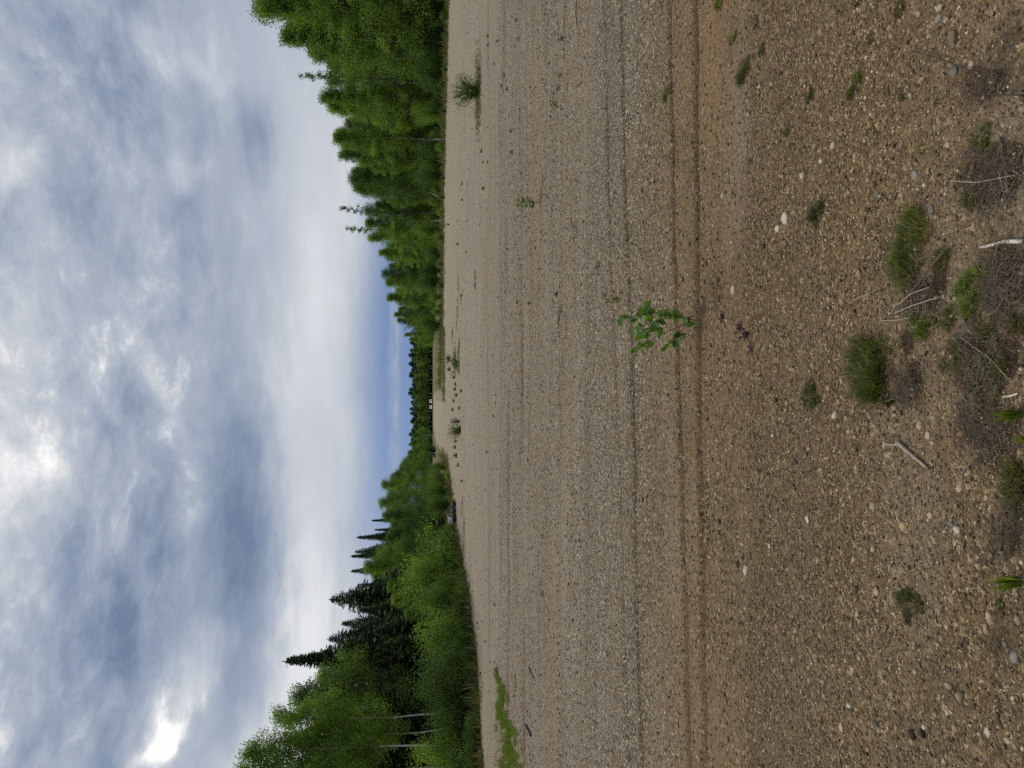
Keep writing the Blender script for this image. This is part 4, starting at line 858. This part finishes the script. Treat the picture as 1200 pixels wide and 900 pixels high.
for i, (v, ut, k) in enumerate(LB):
    ut += (-26, 6, -8, 14, -16, 10, -2)[i % 7] if v > 600 else 0
    x, y, t = ground(edge_u(v), v); d = y + (.55 if v > 600 else 2.); z = at(ut, v, d)[2]
    plant_from(SHRUBS[k], 'willow_bush', x * d / y, d, z, (.62, .8, .7, 1.0)[i % 4] if z > 1.6 else 1.1, f'{("grey-green willow", "dark alder", "bright leafy")[k]} bush along the lower forest edge, {ORD[i]} from the far end', 'bush', 'bushes along the lower forest edge', ('stems', 'foliage'))

# the far wood closing the view
j = 0
for i in range(64):
    v = 392 + i * 2.45 + random.uniform(-1, 1); ut = 481 + random.uniform(-3, 3) + (-4 if i == 28 else 0) + (3 if i % 2 else 0); d = 358 + random.uniform(0, 20)
    top_tree(FARS[i % 2], 'spruce_tree', v, ut, d, random.uniform(1.4, 2.0), f'dark conifer on the skyline of the far wood, {ORD[i]} from photo\'s top', 'tree', 'conifers of the far wood')
for i in range(34):
    v = 400 + i * 4.1 + random.uniform(-1, 1); ut = 488 + random.uniform(-3, 3); d = 328 + random.uniform(0, 22); k = (1, 2, 0, 1)[i % 4]
    top_tree(NEAR[k], 'leafy_tree', v, ut, d, random.uniform(1.2, 1.6), f'small leafy tree in front of the far wood\'s conifers, {ORD[i]} from photo\'s top', 'tree', 'leafy trees of the far wood')

# the depth of the woods behind the trees one can tell apart
def deep_wood():
    r = np.random.default_rng(311); C = []; S = []
    def band(n, fx, y0, y1, h, size):
        y = r.uniform(y0, y1, n); x = fx(y, r.uniform(0, 1, n)); hh = h(y) * (.55 + .45 * np.sin(x * 1.3 + y * .7) * np.sin(y * .9 - x * .4)); z = hh * r.uniform(0, 1, n) ** 1.2
        C.append(np.c_[x, y, z]); S.append(np.full(n, size))
    band(34000, lambda y, q: -26 + 52 * q * 2 - 20, 385, 470, lambda y: y * 0 + 8.5, 1.1)
    xr = lambda y: np.interp(y, [55, 63, 92, 121, 151, 180, 210, 300], [36, 33.5, 28.5, 23.5, 18.5, 13.5, 12, 10])
    band(52000, lambda y, q: xr(y) + 5 + 16 * q, 58, 300, lambda y: np.interp(y, [58, 92, 121, 180, 300], [10, 8.5, 7, 4.5, 5]), .68)
    xl = lambda y: np.interp(y, [15, 24, 33, 46, 63, 110, 300], [-15, -14.5, -13, -11.5, -10.5, -10, -9])
    band(44000, lambda y, q: xl(y) - 3.5 - 12 * q, 20, 125, lambda y: np.interp(y, [20, 60, 110, 300], [4.6, 4.2, 3.2, 2.6]), .46)
    C = np.vstack(C); S = np.concatenate(S); V, Q = leaf_cards(C, 1., r, .6); V = (V.reshape(-1, 4, 3) - C[:, None]) * S[:, None, None] + C[:, None]; V[..., 2] = np.maximum(V[..., 2], .01)
    o = obj('deep_forest', arrays_mesh('deep_forest', V.reshape(-1, 3), Q), M_alder); tag(o, 'shaded depth of the forest behind the trees at its edge', 'forest', kind='stuff')
deep_wood()

# single bushes out on the gravel
def lone_bush(u, v, w, h, seed, m, name, label, leaf, n, stems=16, aspect=.3):
    x, y, t = ground(u, v); p = t / F; var = shrub(seed, h * p, w * p, stems, n, leaf, m, aspect)
    return plant_from(var, name, x, y, h * p, 1, label, 'bush', 'lone bushes on the gravel', ('stems', 'foliage'))
lone_bush(562, 108, 30, 37, 201, M_willow, 'willow_shrub', 'loose open willow shrub alone on the upper gravel', .075, 1700, 34)
lone_bush(540, 505, 15, 16, 202, M_willow, 'yellow_green_bush', 'low yellow-green bush on the far gravel strip', .10, 520, 16, .4)
lone_bush(539, 494, 6, 15, 203, M_alder, 'dark_bush', 'small dark bush beside the low yellow-green one', .08, 170, 9, .4)
lone_bush(536, 426, 17, 8, 204, M_willow, 'low_bush', 'low spreading bush on the weedy far strip by the grassy field', .12, 380, 14, .4)
lone_bush(528, 421, 8, 7, 205, M_alder, 'twiggy_bush', 'small twiggy bush behind the low spreading one', .12, 150, 14, .5)

# grass that nobody could count: far verge, field and the green strip on the left
def verge_grass():
    g = Geo(); r = np.random.default_rng(91)
    def put(x, y, h, n):
        for _ in range(n):
            V, Q = blades(r, 5, h * .7, h, h * .09, .8, .5, 2, .6); V = V + np.array([x + r.normal() * h * .6, y + r.normal() * h * .6, 0]); g.add(V, Q)
    for _ in range(5200):                                   # along the pad's edge
        v = r.uniform(-60, 960); u = edge_u(v) + r.normal(0, 1.3) - .6
        if u < 506 or 455 < v < 530: continue
        x, y, t = ground(u, v); put(x, y, r.uniform(.15, .4) * (1.3 if y < 60 else 1.9) * (1.8 if r.uniform() < .15 else 1), 1)
    for _ in range(1500):                                   # far grassy field
        x, y, t = ground(r.uniform(507.5, 517.5), r.uniform(380, 470)); put(x, y, r.uniform(.12, .3), 1)
    for _ in range(2600):                                   # loose patches creeping out on to the gravel
        v = r.uniform(-60, 960); q = abs(r.normal())
        if vnoise(v * .11, q * 0, 19) < .1 + q * .25: continue
        u = edge_u(v) + q * (1.8 if v < 560 else 4.)
        if 455 < v < 530: continue
        x, y, t = ground(u, v); put(x, y, r.uniform(.06, .3), 1)
    for _ in range(420):                                    # grass round the foot of the lone willow
        v = 108 + r.normal() * 24; u = 561 + r.normal() * 1.6; x, y, t = ground(u, v); put(x, y, r.uniform(.06, .22), 1)
    for _ in range(900):                                    # thin line of grass where the pad meets the far field
        v = r.uniform(385, 470); u = 520.5 + r.normal() * .9; x, y, t = ground(u, v); put(x, y, r.uniform(.15, .4), 1)
    return g
gv = verge_grass(); o = obj('grass', gv.mesh('grass'), M_moss); tag(o, 'rough olive grass along the clearing\'s edges and in the far field', 'grass', kind='stuff')
def grass_strip():
    g = Geo(); r = np.random.default_rng(92)
    for _ in range(4600):
        v = 785 + 190 * r.uniform() ** .8; k = (v - 785) / 115; c = 585 + 14 * min(k, 1.6); w = 2 + 19 * min(k, 1.5)
        q = r.normal() * .62; u = c + q * w + 2 * sin(v * .11);
        if vnoise(v * .35, u * .35, 17) < -.12 - .12 * k + .5 * (abs(q) - .3) or r.uniform() > .7 + .75 * min(1, k): continue
        x, y, t = ground(u, v); h = r.uniform(.05, .34) * max(.25, 1 - abs(q) * .7) * (.65 + .5 * vnoise(v * .2, u * .3, 23))
        V, Q = blades(r, 8, h * .7, h, .011, .8, .5, 2, .7); g.add(V + np.array([x, y, float(hgt(x, y)) - .005]), Q)
    return g
o = obj('grass_strip', grass_strip().mesh('grass_strip'), M_vivid); tag(o, 'bright green strip of grass on the gravel at photo\'s bottom edge', 'grass', kind='stuff')

# ------------------------------------------------------------------ things at the forest edge and far end
def log(p0, p1, r, label, m=M_dark_wood):
    (x0, y0), (x1, y1) = p0, p1; g = Geo(); n = 9; rr = np.random.default_rng(int(abs(x0 * 100)))
    P = np.c_[np.linspace(0, x1 - x0, n), np.linspace(0, y1 - y0, n), np.full(n, r * .8)] + rr.normal(0, r * .25, (n, 3)); g.tube(P, r * rr.uniform(.8, 1.15, n), 9)
    for k in (3, 6): g.tube(np.array([P[k], P[k] + [rr.normal(0, .1), rr.normal(0, .1), r * 2.6]]), [r * .3, r * .12], 5)
    o = obj('fallen_log', g.mesh('fallen_log', True), m, loc=(x0, y0, 0)); tag(o, label, 'log', 'fallen logs at the forest edge')
def gp(u, v): return ground(u, v)[:2]
log(gp(559.5, 803), gp(562, 890), .07, 'long dark log lying along the lower forest edge under willow bushes')
log(gp(534.0, 587), gp(534.6, 611), .13, 'dark log lying on the ground beside the pale box')
log(gp(532.6, 590), gp(533.4, 603), .15, 'thick dark log behind the front log, left of the pale box')
def pale_box():
    x, y = gp(534.2, 609.5); e = empty('storage_box', (x, y, 0)); e.scale = (.75, .75, .8); tag(e, 'small pale blue-white box standing at the dark forest edge among logs', 'box')
    mb = mat_plain('pale_plastic', (.55, .62, .70), .5, .08, 4); g = Geo(); g.box((0, 0, .25), (.36, .40, .50), 0, 1.06); obj('body', g.mesh('body'), mb, e)
    g = Geo(); g.box((0, 0, .53), (.42, .46, .06)); obj('lid', g.mesh('lid'), mb, e)
    g = Geo(); g.tube(np.array([[-.1, -.215, .40], [-.1, -.26, .42], [.1, -.26, .42], [.1, -.215, .40]]), .014, 6); obj('handle', g.mesh('handle'), M_dark_wood, e)
pale_box()
M_car = mat_plain('white_car_paint', (.52, .52, .51), .4, .03, 3, .4); M_glass = mat_plain('dark_car_glass', (.02, .024, .028), .15, .1, 3, .6); M_tyre = mat_plain('black_tyre', (.02, .02, .02), .9, .1, 9); M_lamp = mat_plain('lamp_lens', (.6, .6, .58), .2, .05, 9, .6)
def vehicle(v, label, cat, van):
    x, y = gp(507.6, v); e = empty('white_van' if van else 'white_pickup', (x, y, 0)); tag(e, label, cat, 'white vehicles parked at the far end'); e.scale = (.86, .86, .86)
    L = 4.6; W = 1.75; g = Geo(); 
    def hull(sec):                                            # loft of (y, half width, z0, z1) stations
        V = []; Q = []
        for (yy, w, z0, z1) in sec: V += [[-w, yy, z0], [w, yy, z0], [w * .97, yy, (z0 + z1) * .55], [w * .84, yy, z1], [-w * .84, yy, z1], [-w * .97, yy, (z0 + z1) * .55]]
        for i in range(len(sec) - 1): Q += [[i * 6 + j, i * 6 + (j + 1) % 6, i * 6 + 6 + (j + 1) % 6, i * 6 + 6 + j] for j in range(6)]
        b = (len(sec) - 1) * 6; Q += [[0, 5, 2, 1], [5, 4, 3, 2], [b, b + 1, b + 2, b + 5], [b + 5, b + 2, b + 3, b + 4]]
        g.add(V, Q)
    hull([(-2.3, .80, .45, .85), (-2.2, .86, .38, .98), (-1.1, .88, .34, 1.08), (2.1, .88, .34, 1.08), (2.3, .84, .42, 1.0)])
    hull([(-1.1, .80, 1.06, 1.12), (-.35, .74, 1.06, 1.78), (2.1 if van else .9, .74, 1.06, 1.80), (2.25 if van else 1.1, .78, 1.06, 1.2)])
    obj('body', g.mesh('body'), M_car, e)
    g = Geo(); g.add([[-.62, -1.06, 1.14], [.62, -1.06, 1.14], [.54, -.42, 1.70], [-.54, -.42, 1.70]], [[0, 1, 2, 3]]); w = obj('windscreen', g.mesh('windscreen'), M_glass, e); w.location = (0, -.02, .012)
    for s in (-1, 1):
        g = Geo(); g.add([[s * .775, -.6, 1.14], [s * .775, .8, 1.14], [s * .69, .75, 1.62], [s * .69, -.2, 1.62]], [[0, 1, 2, 3]]); q = obj('side_window', g.mesh('side_window'), M_glass, e); q.location.x = s * .03
        g = Geo(); g.box((s * .62, -2.27, .76), (.28, .12, .14)); obj('headlight', g.mesh('headlight'), M_lamp, e)
        for yy in (-1.45, 1.4):
            a = np.linspace(0, 2 * pi, 15)[:-1]; g = Geo(); g.tube(np.array([[s * .68, yy, .33], [s * .90, yy, .33]]), .33, 16); obj('wheel', g.mesh('wheel', True), M_tyre, e)
    g = Geo(); g.box((0, -2.30, .52), (1.5, .12, .16)); obj('bumper', g.mesh('bumper'), M_tyre, e)
vehicle(470.0, 'white pickup parked at the far end, upper of two white vehicles', 'pickup', False)
vehicle(476.8, 'white van parked at the far end, lower of two white vehicles', 'van', True)

# ------------------------------------------------------------------ render settings
scene.view_settings.view_transform = 'Standard'; scene.view_settings.look = 'None'; scene.view_settings.exposure = 0; scene.view_settings.gamma = 1
scene.render.engine = 'CYCLES'; cy = scene.cycles
cy.max_bounces = 6; cy.diffuse_bounces = 3; cy.glossy_bounces = 2; cy.transmission_bounces = 3; cy.transparent_max_bounces = 4
cy.use_denoising = False; cy.sample_clamp_indirect = 3; cy.sample_clamp_direct = 8; cy.use_adaptive_sampling = True; cy.adaptive_threshold = .02
